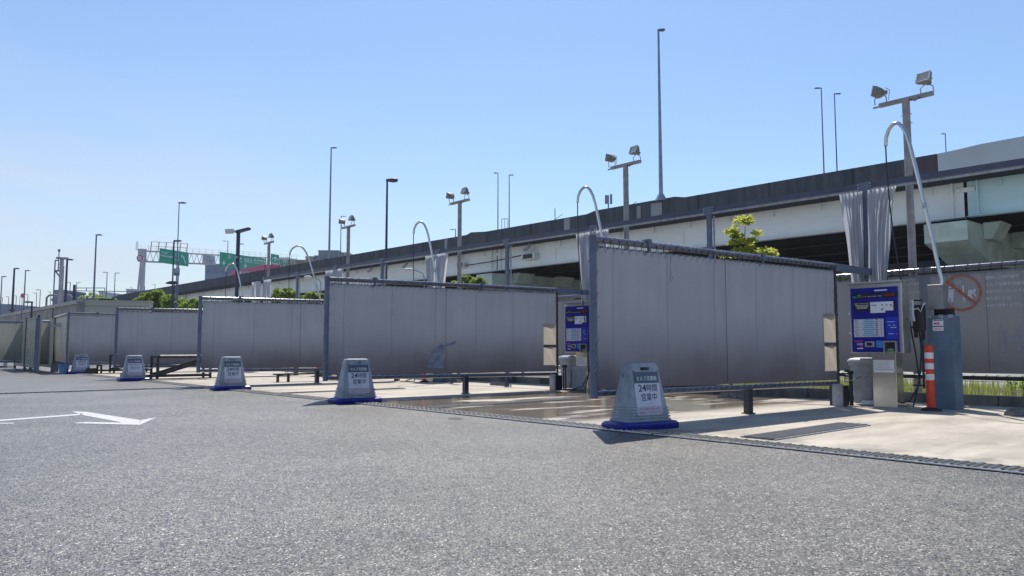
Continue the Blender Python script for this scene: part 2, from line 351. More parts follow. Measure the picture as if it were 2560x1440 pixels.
def txt(parent, body, mat, c, w=None, h=.1, rot=(90, 0, 0), bold=0., align='CENTER', name='lettering', ext=.0015, spacing=1.):
    cu = D.curves.new('t', 'FONT'); cu.body = body; cu.size = 1; cu.offset = bold; cu.align_x = align; cu.align_y = 'CENTER'
    cu.extrude = 0; cu.resolution_u = 2; cu.space_line = spacing
    o = D.objects.new('t', cu); COL.objects.link(o)
    me = D.meshes.new_from_object(o.evaluated_get(bpy.context.evaluated_depsgraph_get()))
    D.objects.remove(o); D.curves.remove(cu)
    if len(me.vertices) == 0: return None
    xs = [v.co.x for v in me.vertices]; ys = [v.co.y for v in me.vertices]
    x0, x1, y0, y1 = min(xs), max(xs), min(ys), max(ys); sy = h / (y1 - y0); sx = (w / (x1 - x0)) if w else sy
    cx = (x0 + x1) / 2 if align == 'CENTER' else x0; cy = (y0 + y1) / 2
    rt = Matrix.Rotation(R(rot[2]), 3, 'Z') @ Matrix.Rotation(R(rot[0]), 3, 'X')
    for v in me.vertices: v.co = rt @ Vector(((v.co.x - cx) * sx, (v.co.y - cy) * sy, 0)) + Vector(c)
    me.name = name; me.materials.clear(); me.materials.append(M[mat])
    ob = D.objects.new(name, me); COL.objects.link(ob); ob.parent = parent; return ob
def structure(o): o['kind'] = 'structure'; return o
# ------------------------------------------------------------------ ground
g = MB(); g.add([(-1500, -300, 0), (1500, -300, 0), (1500, 3000, 0), (-1500, 3000, 0)], [(0, 1, 2, 3)]); structure(g.obj('ground', 'asphalt'))
def sheet_sb(name, mat, s0, s1, b0, b1, z):
    o = MB().add([(s0, b0, 0), (s1, b0, 0), (s1, b1, 0), (s0, b1, 0)], [(0, 1, 2, 3)]).obj(name, mat)
    x, y = W(0, 0); o.location = (x, y, z); o.rotation_euler = (0, 0, PHI); return structure(o)
sheet_sb('concrete_pavement', 'concrete', -3.22, 4.75, -14, 38.5, .004)
pmat('soil', (.20, .17, .12), .9, 0, .3, 1.5, .3, 20)
pmat('far_road', (.32, .31, .29), .8, 0, .2, .5)
sheet_sb('verge_soil', 'soil', 4.95, 9.5, -16, 70, .09)
sheet_sb('far_road', 'far_road', 9.5, 60, -60, 130, .012)
# wet kerb with face shade painted in, one block per metre and a bit
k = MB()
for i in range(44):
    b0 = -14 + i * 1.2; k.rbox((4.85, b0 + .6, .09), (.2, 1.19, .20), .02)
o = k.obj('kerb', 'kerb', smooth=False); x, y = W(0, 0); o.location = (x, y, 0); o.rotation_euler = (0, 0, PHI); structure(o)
# ------------------------------------------------------------------ drain grates
def grate(label, s, b, ln, wd, rz, pitch=.06, mt='grate_dark'):
    t = thing('drain_grate', label, 'drain grate', s, b, .004, rz, 'steel drain grates in the paving')
    MB().box((ln / 2, 0, .003), (ln, wd, .002)).obj('channel', 'rubber', t)
    m = MB()
    for y in (-wd / 2 + .008,): m.box((ln / 2, y, .009), (ln, .016, .014))
    m.obj('edge_frame', 'galv', t)
    MB().box((ln / 2, wd / 2 - .012, .011), (ln, .016, .010)).obj('edge_bar', 'edge_steel', t)
    m = MB(); nb = int(ln / pitch)
    for i in range(nb):
        x = (i + .5) * pitch
        m.box((x, 0, .009), (pitch * .42, wd - .034, .008))
        for y in (-.33, -.11, .11, .33):
            m.box((x, y * wd + (.02 if i % 2 else -.02), .017), (pitch * .62, wd * .13, .012), RZ(35))
    m.obj('grating', mt, t); return t
for i, (b0, ln, lb) in enumerate(((-10, 9.0, 'long steel drain grate at the asphalt edge nearest the camera, right of the nearest sign'), (-.95, 7.4, 'steel drain grate at the asphalt edge between the two nearest standing signs'), (6.5, 7.4, 'steel drain grate at the asphalt edge left of the second standing sign'), (13.95, 7.6, 'steel drain grate at the asphalt edge left of the third standing sign'), (21.6, 9, 'farthest steel drain grate along the asphalt edge, by the leftmost signs'))):
    grate(lb, -3.42, b0, ln, .36, 90, .065, 'stainless')
grate('short wide drain grate across the concrete right of the nearest screen', -3.0, -2.0, 2.5, .44, 2, .034)
grate('narrow drain grate across the wet concrete of the bay behind the nearest sign', -3.2, 4.25, 3.6, .3, 3, .034)
grate('narrow drain grate across the dry concrete of the bay between second and third signs', -3.2, 10.2, 3.4, .26, 3, .034)
grate('thin drain grate running from the asphalt on the left into the third bay', -9.5, 14.3, 9.5, .2, 2, .06, 'stainless_soft')
# road marking arrow
ar = MB()
def mpoly(pts, z=.004):
    q = []
    for px, py in pts:
        d = ray(px, py); t = -CZ / d[2]; q.append((d[0] * t, d[1] * t, z))
    ar.add(q, [tuple(range(len(q)))])
mpoly([(178, 1029), (215, 1030), (352, 1051), (350, 1063), (306, 1057), (205, 1038)])
mpoly([(186, 1057.5), (215, 1055.5), (306, 1057), (350, 1063), (186, 1058.8)])
mpoly([(351, 1051), (392, 1043.5), (350, 1063)])
tag(ar.obj('road_marking', 'marking'), 'bent white arrow painted on the asphalt at lower left', 'road marking')
ar = MB(); mpoly([(-60, 1054.5), (205, 1034.5), (205, 1038), (-60, 1058)]); 
tag(ar.obj('road_marking', 'marking'), 'thin white line on the asphalt leading to the painted arrow from the left edge', 'road marking')
ar = MB(); mpoly([(-60, 1058.5), (34, 1057.6), (34, 1059.6), (-60, 1061)])
tag(ar.obj('road_marking', 'marking'), 'short stub of white line at the left edge just below the longer line', 'road marking')
ar = MB(); mpoly([(1118, 1045), (1140, 1043), (1160, 1046), (1150, 1050), (1125, 1049)], .003)
structure(ar.obj('asphalt_hole', 'rubber'))
# ------------------------------------------------------------------ splash screens
def undulate(x0, x1, z0, z1, nx, nz_, amp, seed, hole=None):
    rn = random.Random(seed); ph = [rn.uniform(0, 6) for _ in range(6)]
    m = MB(); vs = []; fs = []
    def d(u, w):
        e = min(w, 1 - w, .12) / .12
        return amp * e * (math.sin(u * 9 + ph[0]) * .5 + math.sin(u * 23 + ph[1] + w * 2) * .3 + math.sin(u * 4 + w * 5 + ph[2]) * .6) + .02 * math.sin(math.pi * w) 
    for j in range(nz_ + 1):
        for i in range(nx + 1):
            u, w = i / nx, j / nz_; vs.append((x0 + (x1 - x0) * u, d(u, w), z0 + (z1 - z0) * w))
    for j in range(nz_):
        for i in range(nx):
            a = j * (nx + 1) + i
            if hole and (i + .5) / nx > hole[0] and hole[1] < (j + .5) / nz_ < hole[2]: continue
            fs.append((a, a + 1, a + nx + 2, a + nx + 1))
    m.add(vs, fs); return m
def lacing(m, x0, x1, z, r, pitch, dz, seed=1):
    rn = random.Random(seed); x = x0; p = []
    while x < x1:
        w_ = pitch * rn.uniform(.85, 1.15)
        for k in range(8):
            a = 2 * math.pi * k / 8; p.append((x + w_ * (.35 * k / 8 if k < 7 else .7), math.sin(a) * (r + .006), z + math.cos(a) * (r + .004) - (dz if 3 <= k <= 5 else 0)))
        x += w_
    m.tube(p, .0055, 4, False)
def vlacing(m, z0, z1, x, r, pitch, dx):
    z = z0; p = []
    while z < z1:
        for k in range(8):
            a = 2 * math.pi * k / 8; p.append((x + math.cos(a) * (r + .004) + (dx if k == 0 else 0), math.sin(a) * (r + .006), z + pitch * k / 8))
        z += pitch
    m.tube(p, .0045, 4, False)
def screen(b, label, x0=-3.55, x1=2.9, leg=True, near=True, zt=(2.45, 2.56), zb=(.44, .40), plate=True, cross=True, mat='sheet'):
    t = thing('splash_screen', label, 'splash screen', 0, b, 0, 0, 'grey splash screens between the wash bays')
    L_ = x1 - x0; zT = lambda x: zt[0] + (zt[1] - zt[0]) * (x - x0) / L_; zB = lambda x: zb[0] + (zb[1] - zb[0]) * (x - x0) / L_
    sh = undulate(x0 + .07, x1 - .03, 0, 1, 90, 12, .007, int(b * 7) + 3, (.93, .08, .58) if plate else None)
    sh.v = [(x, y, zB(x) + .065 + (zT(x) - .085 - zB(x) - .065) * z) for x, y, z in sh.v]; sh.obj('sheet', mat, t, True)
    x = x0 + L_ * .46; MB().box((x, -.006, (zT(x) + zB(x)) / 2), (.008, .004, zT(x) - zB(x) - .2)).obj('seam', 'rail_dark', t)
    MB().tube([(x0, 0, zT(x0)), (x1 + .03, 0, zT(x1))], .047, 12).obj('top_rail', 'pipe', t, True)
    MB().tube([(x0 + .04, 0, zB(x0)), (x1, 0, zB(x1))], .042, 12).obj('bottom_rail', 'pipe', t, True)
    MB().tube([(x0, 0, zB(x0) - .05), (x0, 0, zT(x0) + .05)], .052, 12).obj('front_post', 'post_blue', t, True)
    MB().tube([(x1 + .02, 0, .0), (x1 + .02, 0, zT(x1) + .03)], .026, 10).obj('rear_post', 'pipe_dark', t, True)
    if leg:
        m = MB(); m.rbox((0, .02, zB(0) / 2 + .01), (.11, .11, zB(0) + .02), .008); m.box((0, .02, .012), (.16, .16, .016)); m.obj('leg', 'pipe_dark', t)
    m = MB(); m.box((x1 - .06, .06, zB(x1) / 2), (.10, .10, zB(x1))); m.obj('leg', 'pipe_dark', t)
    if near:
        m = MB(); lacing(m, x0 + .12, x1 - .05, 0, .047, .155, .055, int(b) + 1); m.v = [(x, y, z + zT(x)) for x, y, z in m.v]; m.obj('top_lacing', 'cord_dark', t)
        m = MB(); lacing(m, x0 + .12, x1 - .05, 0, .042, .155, -.05, int(b) + 5); m.v = [(x, y, z + zB(x)) for x, y, z in m.v]; m.obj('bottom_lacing', 'cord_dark', t)
        m = MB(); vlacing(m, zB(x0) + .1, zT(x0) - .1, x0, .052, .3, .06); m.obj('side_lacing', 'cord_pale', t)
        m = MB(); vlacing(m, zB(x1) + .1, zT(x1) - .1, x1 + .02, .028, .17, -.05); m.obj('side_lacing', 'cord_dark', t)
    for fx in (.17, .62):
        x = x0 + L_ * fx; m = MB(); m.box((x, 0, zT(x) + .02), (.07, .12, .11)); m.box((x, -.03, zT(x) - .07), (.03, .03, .08)); m.obj('clamp', 'cap_grey', t)
    if plate:
        hh = zT(x1) - zB(x1) - .19; za = zB(x1) + .09
        for k_, (f0, f1_) in enumerate(((.07, .30), (.33, .59))):
            q_ = [(x1 - .46, -.004, za + hh * f0), (x1 - .03, -.004, za + hh * f0), (x1 - .03, -.004, za + hh * f1_), (x1 - .25, -.03, za + hh * f1_ + .02), (x1 - .46, -.004, za + hh * f1_)]
            MB().add(q_, [(0, 1, 2, 3, 4)]).obj('vinyl_patch', 'vinyl', t)
        MB().box((x1 - .245, -.006, za + hh * .315), (.43, .004, hh * .035)).obj('patch_seam', 'pipe', t)
    if cross:
        MB().box(((x1 + 4.45) / 2, 0, zT(x1) - .02), (4.45 - x1, .07, .13)).obj('brace', 'post_blue', t)
    return t
s1 = screen(0, 'nearest and largest grey splash screen on the right, behind the closest sign')
s2 = screen(7.4, 'second grey splash screen, with a pale scuff mark low on its sheet')
for poly in ([(-1.12, .62), (-.66, .60), (-.70, .74), (-.58, .9), (-.72, 1.06), (-.66, 1.18), (-.98, .98), (-1.0, .84)], [(-.74, 1.1), (-.28, 1.22), (-.3, 1.16), (-.68, 1.02)], [(-2.9, .6), (-2.4, .58), (-2.45, .64), (-2.8, .66)]):
    MB().prism([(x, z) for x, z in poly], -.002, 0, RX(90), (0, -.016, 0)).obj('scuff_mark', 'scuff', s2)
screen(14.9, 'third grey splash screen from the right, behind the third standing sign')
screen(22.5, 'fourth grey splash screen from the right, behind the sign that reads closed', x0=-3.85, leg=False, plate=False)
s5 = screen(31, 'fifth grey splash screen, at the left end of the row behind the leftmost sign', x0=-3.75, leg=True, plate=False, cross=False, near=False, zt=(2.62, 2.62))
# small things seen on the first screen
m = MB(); m.tube([(-1.02 - .95, -.03, 2.33), (-1.98, -.03, 2.16), (-1.95, -.03, 2.06)], .006, 5); m.tube([(-1.95 + .035 * math.cos(a / 10 * 2 * math.pi), -.03, 2.03 + .035 * math.sin(a / 10 * 2 * math.pi)) for a in range(11)], .005, 5); m.obj('hook_loop', 'cord_pale', s1)
# ------------------------------------------------------------------ rear splash fence
def fence(b0, b1, label, s=4.99, zt=2.56, zb=.5, near=True):
    t = thing('splash_fence', label, 'splash fence', s, b0, 0, -90 + 180, 'grey sheet fence at the rear of the bays')   # local x runs along +b
    L_ = b1 - b0
    u = undulate(.06, L_ - .06, zb + .1, zt - .09, 60, 8, .008, int(b0) + 30); u.v = [(x, y, z) for x, y, z in u.v]; u.obj('sheet', 'sheet_rear', t, True)
    MB().tube([(0, 0, zt), (L_, 0, zt)], .05, 12).obj('top_rail', 'pipe', t, True)
    MB().tube([(0, 0, zb), (L_, 0, zb)], .045, 12).obj('bottom_rail', 'pipe_dark', t, True)
    for xx in (.04, L_ / 2):
        MB().tube([(xx, -.06, 0), (xx, -.06, zt)], .04, 10).obj('post', 'post_blue', t, True)
    if near:
        m = MB(); lacing(m, .1, L_ - .1, zt, .05, .2, .05, int(b0) + 51); m.obj('top_lacing', 'cord_dark', t)
        m = MB(); lacing(m, .1, L_ - .1, zb, .045, .2, -.05, int(b0) + 52); m.obj('bottom_lacing', 'cord_dark', t)
    for xx in (L_ * .25, L_ * .5, L_ * .75): MB().box((xx, .02, (zt + zb) / 2), (.006, .004, zt - zb - .2)).obj('seam', 'sheet_rear', t)
    return t
# front of the fence (seen from the bays) is local +y
def fx(b): return b + 7.3
f1 = fence(-7.3, 0, 'rear sheet fence at the right edge, printed with a crossed-out water warning and text')
TR = (90, 0, 180)
def ftxt(body, b, z, h, w=None, mat='sheet_ink', al='LEFT', bold=.0): return txt(f1, body, mat, (fx(b), .042, z), w, h, TR, bold, al)
lines = ['壁越しに歩行者や', 'セルフ洗車利用者がい', '水がかからないように', '取り扱いには', '十分ご注意ください。']
for i, ltx in enumerate(lines):
    ww = (.54, .70, .64, .40, .58)[i]
    ftxt(ltx, -1.83, 2.33 - i * .128, .065, ww)
    ftxt(ltx, -.68 + ww - .46 + .14, 2.33 - i * .128, .065, ww) if 0 else None
for i, ltx in enumerate(['壁越しに歩行者や', '水がかからないように', '取り扱いにはご注意', '十分ご注意ください']):
    ftxt(ltx, -.17, 2.3 - i * .16, .065, .52)
# prohibition ring with two figures
m = MB(); n_ = 40; ring = []
cx_, cz_ = fx(-1.42), 2.08
def annulus(m, cx, cz, r0, r1, y, a0=0, a1=360, n=40, th=.003):
    for k in range(n):
        q = [(cx + r * math.cos(R(a)), cz + r * math.sin(R(a))) for r, a in ((r0, a0 + (a1 - a0) * k / n), (r1, a0 + (a1 - a0) * k / n), (r1, a0 + (a1 - a0) * (k + 1) / n), (r0, a0 + (a1 - a0) * (k + 1) / n))]
        m.add([(p[0], y, p[1]) for p in q] + [(p[0], y - th, p[1]) for p in q], [(0, 1, 2, 3), (7, 6, 5, 4), (0, 4, 5, 1), (2, 6, 7, 3)])
def flat(m, pts, y, th=.003):
    n = len(pts); m.add([(a, y, c) for a, c in pts] + [(a, y - th, c) for a, c in pts], [tuple(range(n)), tuple(reversed(range(n, 2 * n)))] + [(i, (i + 1) % n, n + (i + 1) % n, n + i) for i in range(n)])
annulus(m, cx_, cz_, .305, .345, .044)
# bar from upper left to lower right as seen from the front (image left = +x local)
flat(m, [(cx_ + .25, cz_ + .19), (cx_ + .21, cz_ + .23), (cx_ - .25, cz_ - .19), (cx_ - .21, cz_ - .23)], .046)
m.obj('prohibition_mark', 'sheet_orange', f1)
m = MB(); q = lambda *ps: flat(m, [(cx_ - a, cz_ + c) for a, c in ps], .042)
annulus(m, cx_ + .19, cz_ + .12, 0, .028, .042, n=14); annulus(m, cx_ - .22, cz_ + .03, 0, .03, .042, n=14)
q((-.22, .07), (-.15, .07), (-.13, .02), (-.15, -.18), (-.18, -.18), (-.2, -.05), (-.22, -.18), (-.24, -.18)); q((-.16, .06), (-.08, .12), (-.06, .10), (-.14, .03))
q((.02, .14), (.045, .14), (.06, -.18), (.03, -.18)); q((-.06, .16), (-.05, .16), (-.02, .24), (-.03, .24)); q((-.03, .16), (-.02, .16), (.02, .23), (.01, .23)); q((-.09, .15), (-.08, .15), (-.08, .22), (-.09, .22))
q((.12, .02), (.19, .05), (.25, -.07), (.23, -.08), (.19, -.01), (.17, -.06), (.19, -.12), (.16, -.13), (.13, -.08), (.09, -.13), (.07, -.11), (.11, -.04)); q((.10, .0), (.13, .05), (.17, .05), (.15, .03), (.12, .02))
m.obj('pictogram', 'sheet_ink', f1)
m = MB(); hb = fx(-2.06)
for dx in (0, -.26): m.box((hb + dx, .042, 1.2), (.07, .003, .46))
m.box((hb - .13, .042, 1.2), (.2, .003, .075)); m.box((hb - .42, .042, 1.2), (.05, .003, .46)); m.obj('lettering', 'sheet_ink_faint', f1)
fence(0, 7.4, 'rear sheet fence seen in the gap between the first and second screens')
fence(7.4, 14.9, 'rear sheet fence hidden mostly by the second screen', near=False)
fence(14.9, 22.5, 'rear sheet fence hidden mostly by the third screen', near=False)
# ------------------------------------------------------------------ curtain rail on posts
def zr(b): return 4.30 + .0085 * b
pb_ = [-7.2, -3.6] + [.1 + 3.72 * i for i in range(9)]
for i in range(len(pb_) - 1):
    b0, b1 = pb_[i], pb_[i + 1]
    lab = ['overhead curtain rail section beyond the right edge', 'overhead curtain rail section at the right edge of the picture', 'overhead curtain rail section left of the first curtain', 'overhead curtain rail section right of the second curtain', 'overhead curtain rail section left of the second curtain', 'overhead curtain rail section right of the third curtain', 'overhead curtain rail section left of the third curtain', 'overhead curtain rail section right of the fourth curtain', 'overhead curtain rail section left of the fourth curtain', 'last overhead curtain rail section but one at the left end', 'last overhead curtain rail section at the left end'][i]
    t = thing('curtain_rail', lab, 'curtain rail', 4.5, b0, 0, 90, 'overhead curtain rails')
    L_ = b1 - b0; z0, z1 = zr(b0), zr(b1)
    MB().loft([[(x_, y_, z_ + zz) for y_, zz in ((-.03, -.055), (.03, -.055), (.03, .055), (-.03, .055))] for x_, z_ in ((.08, z0), (L_ - .08, z1))]).obj('beam', 'rail_dark', t)
    MB().tube([(0, .02, z0 - .095), (L_, .02, z1 - .095)], .026, 8).obj('track', 'galv', t, True)
for i, b in enumerate(pb_[1:]):
    lab = ['outside the right edge', 'beside the blue kiosk, between the two halves of the first curtain', 'rising behind the nearest screen, left of the yellow shrub', 'behind the left end of the nearest screen at the second curtain', 'behind the middle of the second screen, left of the dark opening', 'at the third curtain', 'between the dark lamp and the fourth curtain', 'at the fourth curtain', 'behind the third screen right of the dark camera pole', 'at the left end'][i]
    t = thing('rail_post', 'slate curtain rail post ' + lab, 'post', 4.5, b, 0, 0, 'posts of the overhead curtain rail')
    m = MB(); m.box((0, 0, (zr(b) + .06) / 2), (.10, .09, zr(b) + .06)); m.box((0, 0, zr(b) - .02), (.12, .2, .17)); m.obj('column', 'post_blue', t)
    MB().box((.09, -.07, zr(b) / 2), (.03, .03, zr(b) - .3)).obj('conduit', 'galv', t)
    for yy in (-.12, .12):
        for zz in (-.03, .03): MB().disc((-.04, yy, zr(b) + zz), .017, .02, 8, RY(90)).obj('bolt', 'galv', t)
def curtain(b, label, halves, ztop, zbot, seed):
    t = thing('curtain', label, 'curtain', 4.38, b, 0, 90, 'gathered grey curtains on the rail')
    rn = random.Random(seed)
    for (t0, t1, q0, q1) in halves:
        nx = 60; rings = []
        for j in range(13):
            w = j / 12; row = []
            for i in range(nx + 1):
                u = i / nx; a = t0 + (t1 - t0) * u; c = q0 + (q1 - q0) * u; e = w ** .8
                x = a + (c - a) * e + .012 * math.sin(w * 7 + u * 6 + seed)
                y = .055 * math.sin(u * 2 * math.pi * 6.3 + seed + .6 * math.sin(w * 2.1 + u * 4)) + .03 * math.sin(u * 29 + w * 2) + .02 * math.sin(w * 3.1)
                row.append((x, y, ztop + (zbot - ztop) * w + .02 * math.sin(u * 40) * (w > .95)))
            rings.append(row)
        m = MB().loft(rings, False, closed=False)
        m.obj('curtain_half', 'curtain', t, True)
    return t
curtain(0.03, 'large gathered grey curtain hanging beside the blue kiosk at right', [(.52, .06, .30, .10), (-.06, -.60, -.04, -.34)], 4.17, 2.3, 1)
curtain(7.54, 'gathered grey curtain behind the left end of the nearest screen', [(.55, .06, .30, .1), (-.06, -.62, -.04, -.36)], 4.23, 2.2, 2)
curtain(14.98, 'gathered grey curtain behind the middle of the second screen', [(.62, .06, .30, .1), (-.06, -.68, -.04, -.36)], 4.3, 2.2, 3)
curtain(22.4, 'gathered grey curtain behind the left end of the second screen', [(.7, .06, .40, .1), (-.06, -.72, -.04, -.46)], 4.36, 2.2, 4)
curtain(29.86, 'farthest gathered grey curtain behind the third screen', [(1.15, .25, 1.0, .3), (-.35, -1.05, -.4, -1.0)], 4.42, 2.2, 5)
# ------------------------------------------------------------------ payment kiosks
def kiosk(s, b, label, full=True):
    t = thing('payment_kiosk', label, 'payment kiosk', s, b, 0, -90, 'blue payment kiosks')     # local x = toward -b (picture right), local y = +s (back)
    w = .94; z0, z1 = .95, 2.20
    m = MB(); m.rbox((w / 2, .17, (z0 + z1) / 2), (w, .30, z1 - z0), .012); m.box((w / 2, .13, z1 + .012), (w + .03, .40, .03)); body = m.obj('cabinet', 'stainless_soft', t)
    MB().box((w / 2 - .01, .01, (z0 + z1) / 2 - .03), (w - .11, .03, z1 - z0 - .10)).obj('front_panel', 'kiosk_blue', t)
    MB().rbox((.57, .2, z0 / 2), (.42, .28, z0), .006).obj('pedestal', 'stainless', t)
    Y = -.008
    def r(nm, mat, x0, x1, za, zb, th=.004, y=Y): return MB().box(((x0 + x1) / 2, y, (za + zb) / 2), (x1 - x0, th, zb - za)).obj(nm, mat, t)
    r('black_band', 'black_plastic', .10, .84, 1.70, 1.86); r('notice', 'ink_white', .40, .80, 1.70, 1.86, .004, Y - .003); r('notice', 'ink_white', .40, .66, 1.665, 1.70, .004, Y - .003)
    r('price_table', 'poster', .09, .62, 1.24, 1.56); r('info_panel', 'kiosk_blue2', .66, .86, 1.20, 1.58)
    r('card_sign', 'kiosk_cyan', .48, .60, 1.05, 1.17); r('display_strip', 'black_plastic', .07, .88, 1.93, 2.02); r('tape', 'ink_white', .48, .70, 2.055, 2.075)
    m = MB()
    for i in range(9):
        z = 1.545 - i * .034
        m.box((.355, Y - .003, z), (.16 + .03 * ((i * 7) % 3), .003, .017))
    m.obj('price_bar', 'label_cyan', t)
    m = MB()
    for i in range(9):
        z = 1.545 - i * .034
        m.box((.13 + .01 * (i % 3), Y - .003, z), (.06, .003, .006)); m.box((.50, Y - .003, z), (.035, .003, .016)); m.box((.58, Y - .003, z), (.014, .003, .012))
    for x_, z_ in ((.44, 1.80), (.49, 1.80), (.61, 1.80), (.69, 1.80), (.76, 1.80), (.77, 1.775), (.62, 1.735), (.6, 1.715)): m.box((x_, Y - .006, z_), (.036, .003, .014))
    m.obj('print', 'ink_dark', t)
    m = MB()
    for i, x_ in enumerate((.10, .18, .26, .34, .42, .50)): pass
    for i, (x_, mt) in enumerate(((.12, 'label_cyan'), (.21, 'label_green'), (.30, 'ink_red'), (.39, 'label_cyan'), (.48, 'label_pink'), (.57, 'label_cyan'))):
        r('button_label', mt, x_ - .035, x_ + .035, 1.955, 1.972, .004, Y - .003)
    r('button_label', 'label_green', .175, .245, 1.985, 2.0, .004, Y - .003)
    for x_ in (.67, .71, .77, .81):
        m = MB(); m.box((x_, Y - .004, 1.995), (.022, .003, .005)); m.box((x_, Y - .004, 1.97), (.022, .003, .005)); m.box((x_ + .011, Y - .004, 1.98), (.005, .003, .04)); m.box((x_ - .011, Y - .004, 1.965), (.005, .003, .02)); m.obj('digit', 'led_red', t)
    m = MB(); m.box((.14, Y - .003, 1.84), (.055, .003, .02)); m.box((.27, Y - .003, 1.84), (.20, .003, .010)); m.obj('print', 'label_yellow', t)
    m = MB()
    for i in range(4): m.box((.25, Y - .003, 1.81 - i * .02), (.24 - .02 * i, .003, .007))
    for x0_, z_, l_ in ((.69, 1.50, .12), (.70, 1.44, .04), (.78, 1.44, .04), (.74, 1.40, .1), (.70, 1.29, .09)): m.box((x0_ + l_ / 2, Y - .004, z_), (l_, .003, .008))
    for z_ in (1.12, 1.10, 1.04, 1.03): m.box((.19, Y - .003, z_), (.11, .003, .008))
    m.obj('print', 'ink_white', t)
    m = MB(); m.box((.17, Y - .003, 1.165), (.15, .003, .02)); m.box((.22, Y - .003, 1.06), (.05, .003, .016)); m.box((.85, Y - .004, 1.29), (.035, .003, .02)); m.obj('print', 'ink_red', t)
    m = MB(); m.rbox((.37, Y - .012, 1.11), (.17, .03, .10), .01); m.obj('coin_slot', 'galv', t); r('slot_mouth', 'black_plastic', .325, .415, 1.085, 1.135, .004, Y - .03)
    m = MB(); m.box((.74, Y - .03, 1.155), (.22, .07, .02)); m.box((.64, Y - .03, 1.05), (.02, .07, .2)); m.box((.84, Y - .03, 1.05), (.02, .07, .2)); m.obj('note_reader_hood', 'stainless_soft', t)
    r('note_reader', 'black_plastic', .655, .825, .98, 1.14, .02); r('reader_light', 'label_green', .66, .82, .965, .99, .03, Y - .01); r('reader_key', 'galv', .68, .78, 1.0, 1.03, .02, Y - .01)
    m = MB(); m.box((.57, .055, .72), (.36, .004, .22)); m.obj('notice', 'ink_white', t)
    m = MB()
    for i in range(5): m.box((.55 - .02 * (i % 2), .051, .80 - i * .026), (.26, .002, .006))
    m.box((.57, .051, .665), (.33, .002, .009)); m.obj('print', 'ink_grey', t)
    for z_ in (1.66, 1.3): MB().disc((-.012, .06, z_), .018, .03, 10, RY(90)).obj('hinge', 'galv', t)
    MB().disc((w + .004, .17, 1.55), .014, .01, 10, RY(90)).obj('lock', 'pipe_dark', t)
    return t
kiosk(3.0, -.2, 'blue self-service payment kiosk on a steel pedestal, whole face visible at right')
kiosk(3.1, 7.33, 'blue payment kiosk half hidden behind the left end of the nearest screen')
kiosk(3.1, 14.1, 'payment kiosk standing behind the second screen')
# acrylic guard with black spray-gun holster on the right of the first kiosk
def holster(s, b, label):
    t = thing('gun_holster', label, 'gun holster', s, b, 0, -90, 'spray gun holsters beside the kiosks')
    m = MB(); m.rbox((.20, 0, 1.55), (.20, .10, .46), .03); m.box((.20, -.01, 1.86), (.12, .05, .03)); m.box((.25, -.01, 1.26), (.05, .05, .16)); m.box((.14, -.01, 1.28), (.05, .05, .12)); m.obj('holder', 'black_plastic', t, True)
    m = MB(); m.tube([(.13, -.07, 1.86), (.13, -.07, 1.62), (.15, -.08, 1.5)], .018, 8); m.tube([(.13, -.07, 1.70), (.22, -.09, 1.72), (.26, -.08, 1.66), (.30, -.06, 1.78), (.33, -.05, 1.80)], .012, 8); m.obj('spray_gun', 'acrylic', t, True)
    m = MB(); m.box((.20, .08, .9), (.03, .03, 1.1)); m.box((.12, .08, 1.40), (.2, .03, .04)); m.box((.12, .08, .4), (.2, .03, .03)); m.obj('stand', 'pipe_dark', t)
    return t
holster(3.1, -1.18, 'black spray gun holster with pale gun beside the nearest kiosk')
